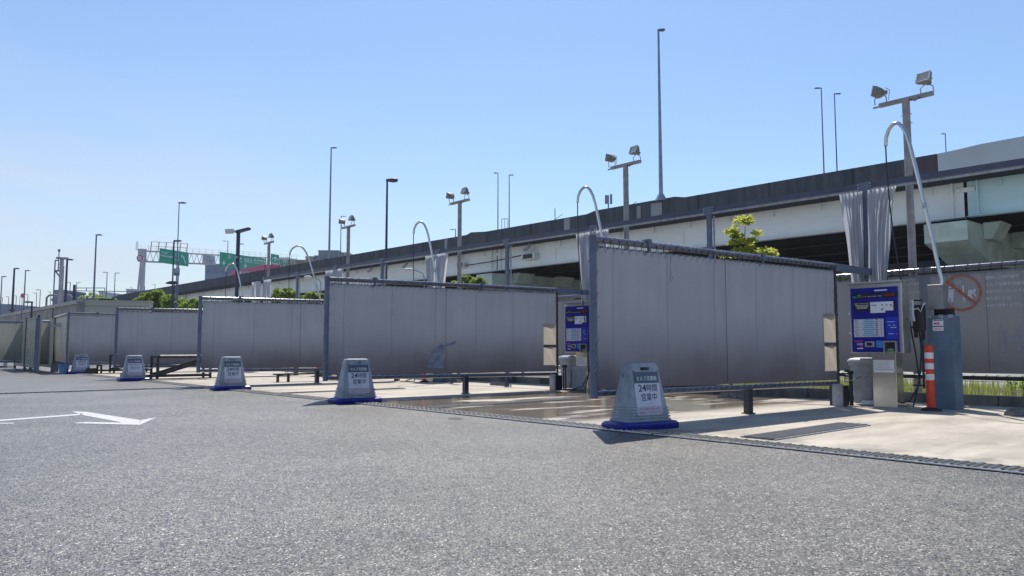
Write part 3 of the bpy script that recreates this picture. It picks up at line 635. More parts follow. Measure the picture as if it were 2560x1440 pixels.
# ------------------------------------------------------------------ boom units
def boom(s, b, label, hz=0, reach=.74):
    t = thingw('wash_cabinet', label, 'wash cabinet', (*W(s, b), 0), PHI - R(90), 'blue-grey wash cabinets with boom arms')
    m = MB(); m.rbox((.20, .16, .8), (.40, .34, 1.6), .008); m.obj('cabinet', 'cabinet_blue', t)
    m = MB(); m.box((.20, .2, 1.66), (.3, .1, .12)); m.obj('neck', 'black_plastic', t)
    m = MB()
    for x_ in (.04, .22, .37): m.box((x_, -.005, 1.58), (.07, .03, .055))
    m.box((.42, .3, .04), (.1, .1, .03)); m.obj('bracket', 'galv', t)
    m = MB(); m.rbox((.13, .14, 1.92), (.25, .24, .43), .008); m.obj('control_box', 'box_steel', t)
    MB().box((.17, -.014, 1.43), (.17, .003, .19)).obj('notice', 'ink_white', t)
    m = MB(); m.box((.17, -.017, 1.51), (.15, .002, .012)); m.box((.17, -.017, 1.41), (.16, .002, .018)); m.obj('print', 'ink_dark', t)
    m = MB(); m.box((.13, -.017, 1.46), (.05, .002, .03)); m.box((.18, -.017, 1.46), (.03, .002, .04)); m.box((.17, -.017, 1.375), (.13, .002, .006)); m.box((.17, -.017, 1.36), (.13, .002, .006)); m.obj('print', 'ink_red', t)
    # boom pipe: arch leaning toward +b (picture left)
    prof = [(0, 0, 2.12), (0, 0, 2.24), (-.06, 0, 2.45), (-.16, 0, 2.9), (-.30, 0, 3.45), (-.40, 0, 3.85), (-.50, 0, 4.22), (-.57, 0, 4.48), (-.645, 0, 4.68), (-.73, 0, 4.82), (-.83, 0, 4.90), (-.95, 0, 4.90), (-1.06, 0, 4.82), (-1.13, 0, 4.70), (-1.15, 0, 4.55)]
    prof = [(p[0] * reach, p[1], p[2] + (max(0, p[2] - 2.3) * .09)) for p in prof]; ca = math.cos(R(hz)); sa = math.sin(R(hz)); pts = [(.2 + p[0] * ca, .14 + p[0] * sa, p[2]) for p in prof]
    m = MB(); m.tube(pts, .034, 12); m.tube([pts[3], pts[4]], .038, 12); o = m.obj('boom_pipe', 'stainless', t, True)
    m = MB(); q_ = Vector(pts[4]); m.tube([q_ - Vector((0, 0, .06)), q_ + Vector((0, 0, .05))], .042, 10); m.obj('swivel', 'galv', t, True)
    tip = Vector(pts[-1]); hp = [tip + Vector((0, 0, .1)), tip - Vector((0, 0, .05))]
    for k in range(1, 8): u = k / 8; hp.append(tip + Vector((.32 * u * u, -.05 * u, -3.2 * u)))
    h = MB(); h.tube(hp + [Vector((tip.x + .42, tip.y - .1, .9)), Vector((tip.x + .48, tip.y - .15, .42)), Vector((tip.x + .32, tip.y - .2, .12)), Vector((tip.x + .02, tip.y - .28, .03)), Vector((tip.x - .22, tip.y - .3, .02)), Vector((tip.x - .28, tip.y - .2, .02)), Vector((tip.x + .0, tip.y - .12, .02)), Vector((tip.x + .36, tip.y - .15, .03)), Vector((tip.x + .46, tip.y - .1, .5)), Vector((tip.x + .48, tip.y - .02, 1.0)), Vector((tip.x + .44, tip.y - .02, 1.55))], .0135, 8)
    h.obj('hose', 'hose', t, True)
    return t
boom(3.32, -1.43, 'tall blue-grey wash cabinet with steel box and arched boom at the right')
boom(3.3, 6.1, 'wash cabinet whose arched boom rises at the left end of the nearest screen', 25, .82)
boom(3.3, 13.4, 'wash cabinet whose arched boom rises behind the middle of the second screen', 42, .85)
boom(3.3, 21.4, 'wash cabinet whose arched boom rises behind the right end of the third screen', 62, 1.25)
boom(3.3, 29.3, 'farthest wash cabinet, its arched boom in front of the green road signs', 55, .95)
# ------------------------------------------------------------------ bollards
def bollard(s, b, label):
    t = thing('bollard', label, 'bollard', s, b, 0, 0, 'red and white flexible bollards')
    m = MB(); m.tube([(0, 0, 0), (0, 0, .03), (0, 0, .06)], [.16, .15, .09], 24); m.obj('base', 'rubber', t, True)
    MB().tube([(0, 0, .06), (0, 0, .7), (0, 0, 1.03), (0, 0, 1.07), (0, 0, 1.09)], [.066, .064, .062, .057, .03], 20).obj('tube', 'bollard_red', t, True)
    for z in (.56, .74, .915): MB().tube([(0, 0, z - .05), (0, 0, z + .05)], .0675, 20).obj('reflective_band', 'bollard_white', t, True)
    return t
bollard(2.82, -1.62, 'red and white flexible bollard standing before the nearest blue-grey cabinet')
bollard(2.9, 6.0, 'red bollard glimpsed under the sheet of the nearest screen')
bollard(2.9, 13.4, 'red bollard glimpsed under the sheet of the second screen')
bollard(2.9, 20.7, 'red bollard glimpsed under the sheet of the third screen')
# ------------------------------------------------------------------ bins
def wbin(s, b, label, flip=False):
    t = thing('waste_bin', label, 'waste bin', s, b, 0, -90, 'grey lidded waste bins')
    m = MB(); rings = []
    for z, w_, d_ in ((.03, .17, .15), (.35, .19, .17), (.72, .215, .195), (.73, .235, .215), (.78, .235, .215)): rings.append([(p[0], p[1], z) for p in rrect(w_, d_, .04, 3)])
    m.loft(rings); m.obj('body', 'bin_grey', t, True)
    rings = [[(p[0], p[1] , z) for p in rrect(w_, d_, .05, 3)] for z, w_, d_ in ((.78, .25, .23), (.81, .25, .23), (.85, .22, .20), (.87, .14, .12))]
    MB().loft(rings).obj('lid', 'bin_lid', t, True)
    m = MB(); m.tube([(-.26, -.24, .55), (.26, -.24, .55), (.26, .2, .55)], .012, 6); m.obj('holder_rail', 'galv', t)
    return t
wbin(3.45, .02 - .28, 'grey lidded waste bin to the left of the nearest kiosk')
wbin(3.4, 7.42, 'grey lidded waste bin below the half-hidden kiosk')
b_ = thing('control_locker', 'beige corrugated low locker beside the bin under the half-hidden kiosk', 'locker', 3.3, 6.85, 0, -90)
m = MB(); m.rbox((0, 0, .3), (.5, .3, .6), .02)
for i in range(9): m.box((-.22 + i * .055, -.155, .28), (.02, .01, .5))
m.obj('body', 'bin_lid', b_)
# black meter rack at each screen's rear leg
for b, lab in ((0, 'black slim equipment stand at the rear foot of the nearest screen'), (7.4, 'black slim equipment stand at the rear foot of the second screen')):
    t = thing('equipment_stand', lab, 'equipment stand', 2.95, b - .12, 0, 0, 'black equipment stands at the screen feet')
    m = MB(); m.box((-.16, 0, .19), (.22, .16, .36)); m.obj('box', 'black_plastic', t)
    m = MB(); m.box((-.31, 0, .2), (.05, .18, .40)); m.obj('side_plate', 'bin_grey', t)
    m = MB(); m.tube([(.0, -.08, 0), (.0, -.08, .62)], .02, 8); m.tube([(.07, -.08, 0), (.07, -.08, .62)], .02, 8); m.box((.03, -.08, .6), (.14, .05, .06)); m.obj('twin_pole', 'pipe_dark', t)
    MB().tube([(-.25, -.1, .44), (.1, -.1, .47), (.45, -.1, .52)], .012, 6).obj('tap_handle', 'galv', t, True)
t = thing('plastic_bottle', 'crumpled clear white plastic bottle lying by the foot of the nearest bin', 'bottle', 3.2, -.42, 0, -80)
m = MB(); m.tube([(-.13, 0, .05), (-.12, 0, .05), (-.02, .01, .052), (.05, 0, .05), (.10, 0, .05), (.125, 0, .05), (.16, 0, .05)], [.02, .05, .046, .052, .045, .02, .018], 10); m.obj('body', 'plastic_white', t, True)
MB().tube([(.16, 0, .05), (.185, 0, .05)], .022, 8).obj('cap', 'acrylic', t, True)
# ------------------------------------------------------------------ wheel stops
def wstop(s, b, label, rz=90, L_=.62):
    t = thing('wheel_stop', label, 'wheel stop', s, b, 0, rz, 'low concrete wheel stops')
    m = MB(); m.loft([[(-L_ / 2, -.08, 0), (L_ / 2, -.08, 0), (L_ / 2, .08, 0), (-L_ / 2, .08, 0)], [(-L_ / 2, -.08, .04), (L_ / 2, -.08, .04), (L_ / 2, .08, .04), (-L_ / 2, .08, .04)], [(-L_ / 2 + .05, -.04, .11), (L_ / 2 - .05, -.04, .11), (L_ / 2 - .05, .05, .11), (-L_ / 2 + .05, .05, .11)]])
    m.obj('block', 'stop_grey', t)
    m = MB()
    for i in range(3): m.box((0, .045 - i * .03, .112), (L_ * .72, .012, .004))
    m.obj('groove', 'rubber', t); return t
wstop(3.15, 2.4, 'low concrete wheel stop in the wet bay behind the nearest screen leg')
wstop(3.2, 10.05, 'low concrete wheel stop right of the second screen leg', L_=.68)
wstop(3.45, 12.6, 'low concrete wheel stop just left of the second screen leg, farther back')
wstop(2.75, -3.1, 'low wheel stop at the right edge in front of the rear kerb', L_=.75)
wstop(3.3, 17.9, 'low concrete wheel stop in the third bay under the third screen')
# ------------------------------------------------------------------ standing signs
def psign(s, b, label, rz, closed=False):
    t = thing('standing_sign', label, 'standing sign', s, b, 0, rz, 'grey and blue plastic standing signs')
    rings = [[(p[0], p[1], z) for p in rrect(x_, y_, .05, 4)] for z, x_, y_ in ((0.0, .455, .235), (.015, .465, .245), (.075, .465, .245), (.10, .44, .22), (.105, .38, .2))]
    MB().loft(rings).obj('base', 'sign_blue', t, True)
    fw = lambda z: .35 - (.35 - .225) * (z - .1) / .74
    fd = lambda z: .195 - (.195 - .085) * (z - .1) / .74
    rings = []
    zs = [.10]
    z = .115
    while z < .27: rings.append((z, .010)); rings.append((z + .020, .010)); rings.append((z + .022, -.007)); rings.append((z + .034, -.007)); z += .036
    secs = [(.095, 0)] + rings + [(.29, 0), (.745, 0)]
    m = MB(); m.loft([[(p[0], p[1], z) for p in rrect(fw(z) + e, fd(z) + e, .028, 4)] for z, e in secs])
    # carrying handle around a real opening
    for sx in (-1, 1):
        m.loft([[(sx * (.075 + (fw(z) - .075) / 2) + sg * (fw(z) - .075) / 2, yy, z) for sg, yy in ((-1, -fd(z)), (1, -fd(z)), (1, fd(z)), (-1, fd(z)))] for z in (.745, .79)])
    m.loft([[(p[0], p[1], z) for p in rrect(fw(z) - ins, fd(z) - ins * .6, .03, 4)] for z, ins in ((.785, 0), (.815, 0), (.832, .012), (.84, .035))])
    m.obj('body', 'sign_grey', t, True)
    tilt = -math.degrees(math.atan((.195 - .085) / .74)); rt = RX(tilt)
    def fp(x, z, off): return (x, -fd(z) - off, z)
    MB().box(fp(0, .655, .006), (.40, .008, .14), RX(tilt)).obj('header', 'sign_head', t)
    MB().box(fp(0, .385, .006), (.415, .008, .40), RX(tilt)).obj('poster', 'poster', t)
    MB().box(fp(0, .245, .0115), (.405, .004, .10), RX(tilt)).obj('poster_band', 'poster_band', t)
    TT = (90 + tilt, 0, 0)
    def w(body, x, z, w_, h_, mat, bold=.0, off=.0125): txt(t, body, mat, fp(x, z, off), w_, h_, TT, bold)
    w('セルフ洗車機', 0, .645, .335, .062, 'ink_white', .0)
    if closed:
        w('機械入替のため', 0, .53, .32, .05, 'ink_dark', .0); w('休止中', 0, .43, .25, .09, 'ink_dark', .0)
    else:
        w('24', -.088, .525, .125, .09, 'ink_dark', .02); w('時間', .068, .525, .175, .095, 'ink_dark', .004); w('営業中', .01, .41, .26, .098, 'ink_dark', .004); w('(一部、時間を除く)', 0, .33, .16, .014, 'ink_grey')
    w('セルフ洗車機のご利用における', 0, .262, .33, .028, 'ink_red', 0, .0145); w('駐車料金サービスはございません', 0, .218, .36, .028, 'ink_red', 0, .0145)
    m = MB()
    for x_, z_ in ((-.205, .735), (.205, .735), (-.215, .19), (.215, .19)): m.disc(fp(x_, z_, .008), .007, .006, 8, RX(90))
    m.obj('screw', 'ink_dark', t)
    m = MB(); xs_ = -.315; m.box((xs_ + .0, -.04, .68), (.004, .01, .05)); m.obj('side_mark', 'ink_dark', t)
    return t
psign(-3.07, -.36, 'closest standing sign, reading open 24 hours, before the nearest screen', -9)
psign(-3.45, 6.35, 'second closest standing sign, reading open 24 hours, before the second screen', -6)
psign(-3.45, 12.75, 'third standing sign from the right, reading open 24 hours, before the third screen', -4)
psign(-3.75, 20.5, 'standing sign with a bluish poster reading closed, before the fourth screen', -2, True)
psign(-3.35, 30.2, 'leftmost and smallest standing sign, with a blue tub at its left foot', 0)
# ------------------------------------------------------------------ steel racks between the far signs
def rack(s, b, label, L_=2.6, H=.78):
    t = thing('steel_rack', label, 'steel rack', s, b, 0, 0, 'dark steel frame racks beside the screens')
    m = MB(); c = .07
    for y in (-.35, .35):
        m.box((0, y, H / 2 + .03), (c, c, H)); m.box((L_, y, H / 2 + .03), (c, c, H)); m.box((L_ / 2, y, H), (L_, c, c)); m.box((L_ / 2 - .25, y, .14), (L_ + .5, c, c)); m.box((-.5, y, .2), (c, c, .38))
        m.box((L_ / 2, y, H * .56), (math.hypot(L_, H * .7), .05, .09), RY(-math.degrees(math.atan2(H * .7, L_))))
    for x_ in (0, L_, L_ / 2): m.box((x_, 0, .14), (c, .7, c)); m.box((x_, 0, H), (c, .7, c))
    m.box((-.5, 0, .36), (c, .7, c)); m.obj('frame', 'steel_dark', t)
    m = MB(); m.tube([(.05, -.4, H + .045), (L_, -.4, H + .045)], .022, 8); m.tube([(-.53, -.38, .41), (-.2, -.38, .41)], .02, 6); m.obj('top_bar', 'stainless', t, True)
    m = MB(); m.box((-.8, .1, .12), (.35, .5, .24)); m.obj('foot_box', 'black_plastic', t)
    return t
rack(-3.0, 20.9, 'dark steel rack standing right of the closed sign', 1.75)
rack(-2.2, 29.9, 'dark steel rack standing right of the leftmost sign', 1.5)
t = thing('low_steel_trestle', 'low dark steel trestle under the right part of the third screen', 'trestle', -.6, 16.4)
m = MB()
for x_ in (0, .35, 2.1, 2.4): m.box((x_, 0, .12), (.045, .12, .24))
m.box((1.2, 0, .25), (2.6, .3, .045)); m.obj('frame', 'steel_dark', t)
t = thing('plastic_tub', 'light blue plastic tub left of the leftmost standing sign', 'tub', -3.95, 30.4)
MB().tube([(0, 0, 0), (0, 0, .3), (0, 0, .42), (0, 0, .44)], [.16, .2, .22, .24], 16).obj('body', 'label_cyan' if 0 else 'sheet_ink', t, True)
t.children[0].data.materials[0] = pmat('tub_blue', (.14, .26, .50), .5)
# ------------------------------------------------------------------ floodlight poles
def flood(s, b, zt, label, gap=1.0):
    t = thing('floodlight_pole', label, 'floodlight pole', s, b, 0, 90, 'twin floodlight poles behind the bays')
    m = MB(); m.tube([(0, 0, 0), (0, 0, zt)], .074, 14); 
    for z in (zt - .3, zt - .48): m.tube([(-.11, 0, z), (.11, 0, z)], .008, 6)
    m.obj('pole', 'galv_beige', t, True)
    m = MB(); m.box((0, 0, zt + .02), (1.05, .1, .075)); m.box((.58, 0, zt + .0), (.16, .03, .03)); m.obj('crossarm', 'galv_beige', t)
    # lamp on +x end (picture left) tipped away, lamp on -x end facing the lot
    def head(nm, rot, c, lens=True):
        rot = rot @ Matrix.Scale(.8, 3)
        hd = MB(); hd.loft([[(p[0], p[1], z) for p in rrect(w_, h_, .02, 2)] for z, w_, h_ in ((-.10, .07, .06), (-.06, .11, .09), (.05, .17, .13), (.12, .175, .135))], True, rot, c)
        hd.loft([[(p[0], p[1], z) for p in rrect(.06, .05, .01, 1)] for z in (-.17, -.09)], True, rot, c)
        o = hd.obj(nm, 'flood_body', t, True)
        e = MB().box(Vector(c) + rot @ Vector((0, 0, .123)), (.30, .22, .006), rot).obj('lens', 'lens', o)
        e2 = MB(); 
        for dx in (-.16, .16): e2.box(Vector(c) + rot @ Vector((dx, 0, .13)), (.02, .27, .03), rot)
        for dy in (-.12, .12): e2.box(Vector(c) + rot @ Vector((0, dy, .13)), (.34, .02, .03), rot)
        e2.obj('bezel', 'flood_shell', o)
        br = MB(); 
        for dx in (-.12, .12): br.tube([(c[0] + dx, 0, zt + .05), (c[0] + dx, c[1] * .5, zt + .16), Vector(c) + rot @ Vector((dx * 1.3, 0, -.02))], .012, 5)
        br.obj('yoke', 'galv', o)
        return o
    head('floodlight', RY(0) @ RZ(0) @ RY(100) @ RX(0) @ RZ(90) @ RX(-25), (.50, .02, zt + .30))
    head('floodlight', RZ(172) @ RX(68) , (-.42, .06, zt + .31))
    m = MB(); m.tube([(-.3, .06, zt - .02), (-.2, .07, zt - .07), (-.1, .07, zt)], .01, 5); m.tube([(.34, 0, zt + .1), (.30, .02, zt + .3), (.38, .05, zt + .36)], .006, 5); m.obj('cable', 'hose', t)
    return t
for b, zt, lab in ((-.45, 6.08, 'nearest and tallest-looking twin floodlight pole, at the right'), (7.05, 6.12, 'second twin floodlight pole, rising behind the nearest screen'), (14.75, 6.22, 'third twin floodlight pole, behind the second screen'), (22.8, 6.32, 'fourth twin floodlight pole, behind the left part of the second screen'), (31.2, 6.52, 'farthest twin floodlight pole, beside the green road signs')):
    flood(5.25, b, zt, lab)
# dark pole with a drum camera
p = W(5.2, 35.3); t = thingw('camera_pole', 'dark blue pole with pale drum-shaped camera left of the fourth floodlight pole', 'camera pole', (p[0], p[1], 0), 0)
MB().tube([(0, 0, 0), (0, 0, 7.5)], .105, 12).obj('pole', 'dark_pole', t, True)
m = MB(); m.loft([[(-.1, -.2, 7.5), (.5, -.2, 7.68), (.62, .2, 7.72), (-.1, .2, 7.5)], [(-.1, -.2, 7.64), (.62, -.2, 7.82), (.62, .2, 7.82), (-.1, .2, 7.64)]]); m.obj('arm_plate', 'dark_pole', t)
m = MB(); m.tube([(-.1, 0, 7.6), (-.3, -.05, 7.62), (-.3, -.06, 7.62), (-.62, -.16, 7.59), (-.68, -.18, 7.58)], [.06, .08, .15, .15, .12], 14); m.obj('camera', 'bldg_white', t, True)
m = MB(); m.tube([(0, -.1, 6.15), (0, -.22, 6.15)], .06, 8); m.tube([(.1, 0, 6.9), (.3, 0, 6.9)], .03, 6); m.obj('bracket', 'galv', t)
# ------------------------------------------------------------------ viaduct
VX, VY = -2.2, 64.7; VDX, VDY = -.67953, .73365
VA = math.atan2(VDY, VDX)
def V(tv, q=0):   # q: perpendicular distance beyond the near parapet
    return (VX + tv * VDX + q * VDY, VY + tv * VDY - q * VDX)
vt = thingw('viaduct', 'elevated expressway with dark stained parapet and white steel girders behind the bays', 'viaduct', (VX, VY, 0), VA)
# local x along vd, local -y is away from the camera (perpendicular)
def far(q): return -q
T0, T1 = -70, 128
def zdrop(x): return 0 if x < 102 else -.018 * (x - 102) ** 2 * .8
xs = [T0, -35.5, -19.5, -18.6, -12, -11, 1.2, 1.9, 20, 40, 60, 80, 102, 108, 114, 120, 126, 132, 140]
def extr(poly, xs_, nm, mat, par, drop=True, seg=None):
    m = MB(); m.loft([[(x, y, z + (zdrop(x) if drop else 0)) for y, z in poly] for x in xs_]); return m.obj(nm, mat, par)
bump = lambda x: .22 if -19.6 < x < -11.5 else 0
m = MB(); rings = []
for x in [-35.3, -20, -19.2, -12.2, -11.4, 0, 2.0, 2.6, 30, 60, 80, 102, 106, 110, 114, 118, 122, 126, 130, 136]:
    e = .16 if (-19.5 < x < -12) or (.5 < x < 2.2) else 0
    rings.append([(x, y, z + zdrop(x)) for y, z in ((0, 9.9), (0, 11.06 + e), (-.28, 11.06 + e), (-.28, 9.9))])
m.loft(rings); m.obj('parapet', 'parapet', vt)
for x, w_ in ((-17.7, .9), (-16.2, .35), (5.5, .4), (-9.4, .6)): MB().box((x, .012, 10.5), (w_, .02, 1.0)).obj('repair_patch', 'far_concrete', vt)
for x in (-31, -26, -21, -5.5, -.1, 9, 16, 24, 33, 43, 54, 66): MB().box((x, .008, 10.5), (.05, .02, 1.14)).obj('parapet_joint', 'deck_dark', vt)
# noise wall to the right, stepping up
m = MB(); m.loft([[(x, y, z) for y, z in ((0.02, 9.9), (.02, zt), (-.1, zt), (-.1, 9.9))] for x, zt in ((-75, 11.9), (-60, 11.6), (-45.5, 11.35), (-39.2, 11.18), (-37.3, 11.16), (-36.2, 11.08), (-35.35, 11.05))]); m.obj('noise_wall', 'noise_wall', vt)
extr([(0, 9.62), (0, 9.9), (-22, 9.9), (-22, 9.62)], [T0, 0, 102, 108, 114, 120, 126, 132, 136], 'deck_slab', 'deck_dark', vt)
m = MB(); m.box(((T0 + 100) / 2, -22, 10.5), (170, .3, 1.2)); m.obj('parapet', 'parapet', vt)
for gi, q in enumerate((1.2, 6.0, 11, 16, 20.8)):
    for (xa, xb, mt) in ((T0, -36.28, 'girder_mint'), (-36.12, -.16, 'girder_white'), (-.02, 72, 'girder_white'), (72.4, 110, 'girder_white')):
        if gi > 0 and xb > 80: continue
        mt2 = mt if gi == 0 else 'deck_dark'
        o = MB()
        o.box(((xa + xb) / 2, far(q), 8.70), (xb - xa, .03, 1.84)); o.box(((xa + xb) / 2, far(q), 7.80), (xb - xa, .5, .035))
        if gi == 0:
            n = int((xb - xa) / 2.9)
            for i in range(n):
                x = xa + (i + .5) * (xb - xa) / n; o.box((x, far(q) + .08, 9.38), (.06, .16, .42))
                if i % 4 == 1: o.box((x + .6, far(q) + .05, 8.6), (.05, .1, .9))
            for x in (xa + .5, xb - .5): o.box((x, far(q) + .1, 8.7), (.08, .22, 1.82))
        o.obj('girder', mt2, vt)
for x in (-36.2, -.1):
    o = MB(); o.box((x, -1.12, 9.2), (.9, .05, .24)); 
    for dx in (-.27, .27): o.disc((x + dx, -1.07, 9.2), .09, .06, 12, RX(90))
    o.obj('joint_plate', 'girder_white', vt)
for x in (-9.6 + 4.9, 12.3, 18.6):
    MB().tube([(x, -.6, 9.6), (x, -.5, 9.35), (x + .3, -.45, 9.15), (x + .5, -.4, 9.1)], .12, 8).obj('drain_pipe', 'bldg_grey', vt, True)
def pier(x, w=2.0):
    MB().loft([[(x - w / 2, y, zb_), (x + w / 2, y, zb_), (x + w / 2, y, zt_), (x - w / 2, y, zt_)] for y, zb_, zt_ in ((.3, 6.45, 7.42), (-3, 5.6, 7.5), (-9, 5.4, 7.5), (-12, 6.6, 7.5))]).obj('pier_cap', 'cap_green', vt)
    for sg in (-1, 1):
        for q in (-3, -8):
            xa, xb, xc = x + sg * (w / 2 + .02), x + sg * (w / 2 + .85), x + sg * (w / 2 + .4)
            MB().loft([[(xa, q - .9, 7.55), (xb, q - .9, 7.55), (xb, q + .9, 7.55), (xa, q + .9, 7.55)], [(xa, q - .9, 6.7), (xc, q - .9, 6.7), (xc, q + .9, 6.7), (xa, q + .9, 6.7)]]).obj('bracket', 'cap_green', vt)
    for q in (-7,): MB().box((x, q, 2.7), (2.6, 2.6, 5.4)).obj('pier', 'far_concrete', vt)
for x in (-35.65, -.1, 36, 72): pier(x)
# fittings on the first girder: two dampers joined by a cable
for x, wd_ in ((4.3, 1.0), (-4.4, 1.5)):
    m = MB(); m.box((x, -.9, 8.6), (wd_, .5, .5)); m.obj('damper', 'flood_shell', vt); m = MB(); m.box((x, -.63, 8.6), (wd_ * .7, .06, .36)); m.obj('damper_face', 'black_plastic', vt)
MB().tube([(3.6, -.7, 8.5), (0, -.7, 8.55), (-3.6, -.7, 8.75)], .05, 6).obj('cable', 'hose', vt)
# second viaduct behind, same level
v2 = thingw('viaduct', 'farther elevated carriageway hidden behind the nearer viaduct, carrying its own lamps', 'viaduct', (VX, VY, 0), VA)
MB().box((-5, -45, 9.0), (190, 26, 1.8)).obj('deck_slab', 'deck_dark', v2)
MB().box((-5, -32.1, 10.2), (190, .3, .9)).obj('parapet', 'parapet', v2)
for x in (-80, -40, 0, 40, 80): MB().box((x, -45, 4.1), (3, 16, 8.2)).obj('pier', 'far_concrete', v2)
# ------------------------------------------------------------------ lamps
LG = 'tall street lamps along the expressway'
def lamp(px, py, Y, zbase, label, side=1, arm=1.2, r=.09, mat='lamp_pole', name='street_lamp', group=LG, headw=.9, r2=None, headh=.12, headmat=None):
    p = at(px, py, Y); t = thingw(name, label, 'street lamp', (p.x, p.y, zbase), 0, group)
    H = p.z - zbase; MB().tube([(0, 0, 0), (0, 0, H * .5), (0, 0, H)], [r2 or r * 1.25, r, r * .7], 8).obj('pole', mat, t, True)
    m = MB(); m.loft([[(side * (-.06 + (headw + .1) * u), yy * .18 * w_, H + zz * headh * w_ + .03) for yy, zz in ((-1, -.3), (-1, .3), (0, .7), (1, .3), (1, -.3), (0, -.6))] for u, w_ in ((0, .55), (.25, .8), (.6, 1.1), (.9, .9), (1.0, .4))])
    m.obj('lamp_head', headmat or mat, t, True); return t
# on the near viaduct parapet
import itertools
def vY(px):    # world Y of the near parapet at picture column px
    u = (px - 1280) / F * 1.0033; # x/y slope
    # (VX + t*VDX) = u' (VY + t*VDY)
    tt = (u * VY - VX) / (VDX - u * VDY); return VY + tt * VDY
t = lamp(1646, 76, vY(1655), 11.1, 'tallest street lamp, bolted to the viaduct parapet right of the second floodlight pole', 1, r=.10, headw=.42, r2=.15, mat='lamp_pole_pale')
MB().tube([(0, 0, 0), (0, 0, .1), (0, 0, .45)], [.42, .38, .2], 8).obj('base_flange', 'lamp_pole_pale', t)
lamp(828, 370, vY(828), 11.0, 'tall thin street lamp on the viaduct rising above the left end of the second screen', 1, r=.10, headw=.6, mat='lamp_pole_pale')
lamp(1245, 433, 108, 10, 'left one of the twin thin lamps beside the third floodlight pole, head pointing left', -1, r=.08, headw=.6)
lamp(1273, 438, 108, 10, 'right one of the twin thin lamps beside the third floodlight pole, head pointing right', 1, r=.08, headw=.6)
lamp(2053, 221, 92, 9.9, 'left one of the two lamps near the right, head pointing left', -1, r=.09, headw=.8)
lamp(2086, 235, 95, 9.9, 'right one of the two lamps near the right, head pointing right', 1, r=.09, headw=.8)
lamp(2363, 335, 120, 9.9, 'short-looking street lamp peeking over the noise wall at far right', -1, r=.1, headw=.6)
lamp(853, 541, 150, 9.9, 'thin far lamp just left of the fourth floodlight pole', 1, r=.1)
lamp(1139, 574, 130, 9.9, 'far lamp whose head peeks left of the third floodlight pole', -1, r=.1)
lamp(570, 603, 190, 9.5, 'far lamp rising above the big green road sign', -1, r=.12, headw=1.4)
lamp(448, 508, 60, 0, 'lamp pole in front of the left green road sign', 1, r=.05, headw=.5)
# black lot lamp behind second screen
t = lamp(968, 452, 42, 0, 'dark lot lamp with a flat black head between the floodlight poles', 1, r=.075, mat='dark_pole', headw=.55, group='dark lamps of the parking lot', headh=.2)
# far left ones
LL = [(241, 588, 72, 1, .09, .65), (36, 672, 85, 1, .13, .9), (64, 677, 95, 1, .09, .9), (168, 650, 70, 1, .12, .8, ), (5, 692, 95, 1, .08, .6), (268, 681, 150, -1, .1, 1.0), (288, 683, 150, 1, .1, 1.0), (176, 706, 180, -1, .11, 1.0), (192, 707, 180, 1, .11, 1.0), (101, 725, 150, -1, .09, .9), (92, 733, 200, -1, .11, .9), (70, 736, 210, -1, .12, .9), (41, 740, 220, -1, .12, .9), (22, 742, 220, -1, .12, .9), (6, 744, 230, -1, .12, .9), (50, 742, 230, 1, .1, .8), (127, 730, 220, -1, .12, .8), (80, 756, 60, -1, .09, 1.0), (362, 716, 190, -1, .12, .9), (433 - 45, 712, 240, -1, .1, .7), (330, 718, 260, -1, .1, .7)]
LB = ['tallest thin lamp at far left beside the metal sign frame', 'dark lamp at far left with blue plate low on its pole', 'lamp at far left behind the round sign', 'dark lamp right of the tall brown mast', 'lamp cut by the left edge of the picture', 'left of the two pale lamps behind the metal sign frame', 'right of the two pale lamps behind the metal sign frame', 'left of the two small lamps behind the metal frame post', 'right of the two small lamps behind the metal frame post', 'small pale lamp left of the toll canopy', 'small pale lamp second left of the toll canopy', 'small pale lamp right of the round sign', 'small pale lamp between the two dark lamps at far left', 'small pale lamp left of the dark lamp at far left', 'smallest lamp at the left edge', 'faint thin lamp beside the round sign', 'faint thin lamp over the toll canopy', 'short dark lamp with a wide flat head above the brown wall', 'faint lamp under the road gantry, left one', 'faint lamp under the green sign', 'faint lamp left of the gantry leg']
for (a, lab) in zip(LL, LB):
    lamp(a[0], a[1], a[2], 0, lab, a[3], r=a[4], headw=(.52 if a[2] < 100 else .85), mat='dark_pole' if a[0] in (36, 168, 80) else 'lamp_pole', group='street lamps on the far left')
# ------------------------------------------------------------------ road sign gantry
G0 = at(345, 640, 170); gx = lambda px, py, Y: at(px, py, Y)
gt = thingw('sign_gantry', 'white truss gantry spanning the expressway and carrying the green road signs', 'sign gantry', (0, 0, 0), 0)
A = at(352, 626, 168); Bp = at(742, 648, 214)
hb_ = 2.35
m = MB()
for z in (0, -hb_):
    for q in (0, 1.4): m.tube([A + Vector((0, q, z)), Bp + Vector((0, q, z))], .13, 6)
nseg = 62
for i in range(nseg):
    a = A.lerp(Bp, i / nseg); c = A.lerp(Bp, (i + 1) / nseg)
    m.tube([a + Vector((0, 0, 0 if i % 2 else -hb_)), c + Vector((0, 0, -hb_ if i % 2 else 0))], .065, 5)
m.obj('truss', 'gantry_white', gt)
MB().box((A.x + .6, A.y, (A.z + 10) / 2), (.75, .8, A.z - 10)).obj('column', 'gantry_white', gt)
MB().tube([(A.x - .1, A.y + .5, A.z - 2.0), (A.x - .8, A.y + .5, 10)], .2, 8).obj('column', 'gantry_white', gt)
MB().box((A.x + .35, A.y, A.z - 1.1), (1.5, .9, 2.8)).obj('head_block', 'gantry_white', gt)
m = MB()
for i in range(26):
    a = A.lerp(Bp, i / 25); m.tube([a, a + Vector((0, 0, 1.15))], .035, 4)
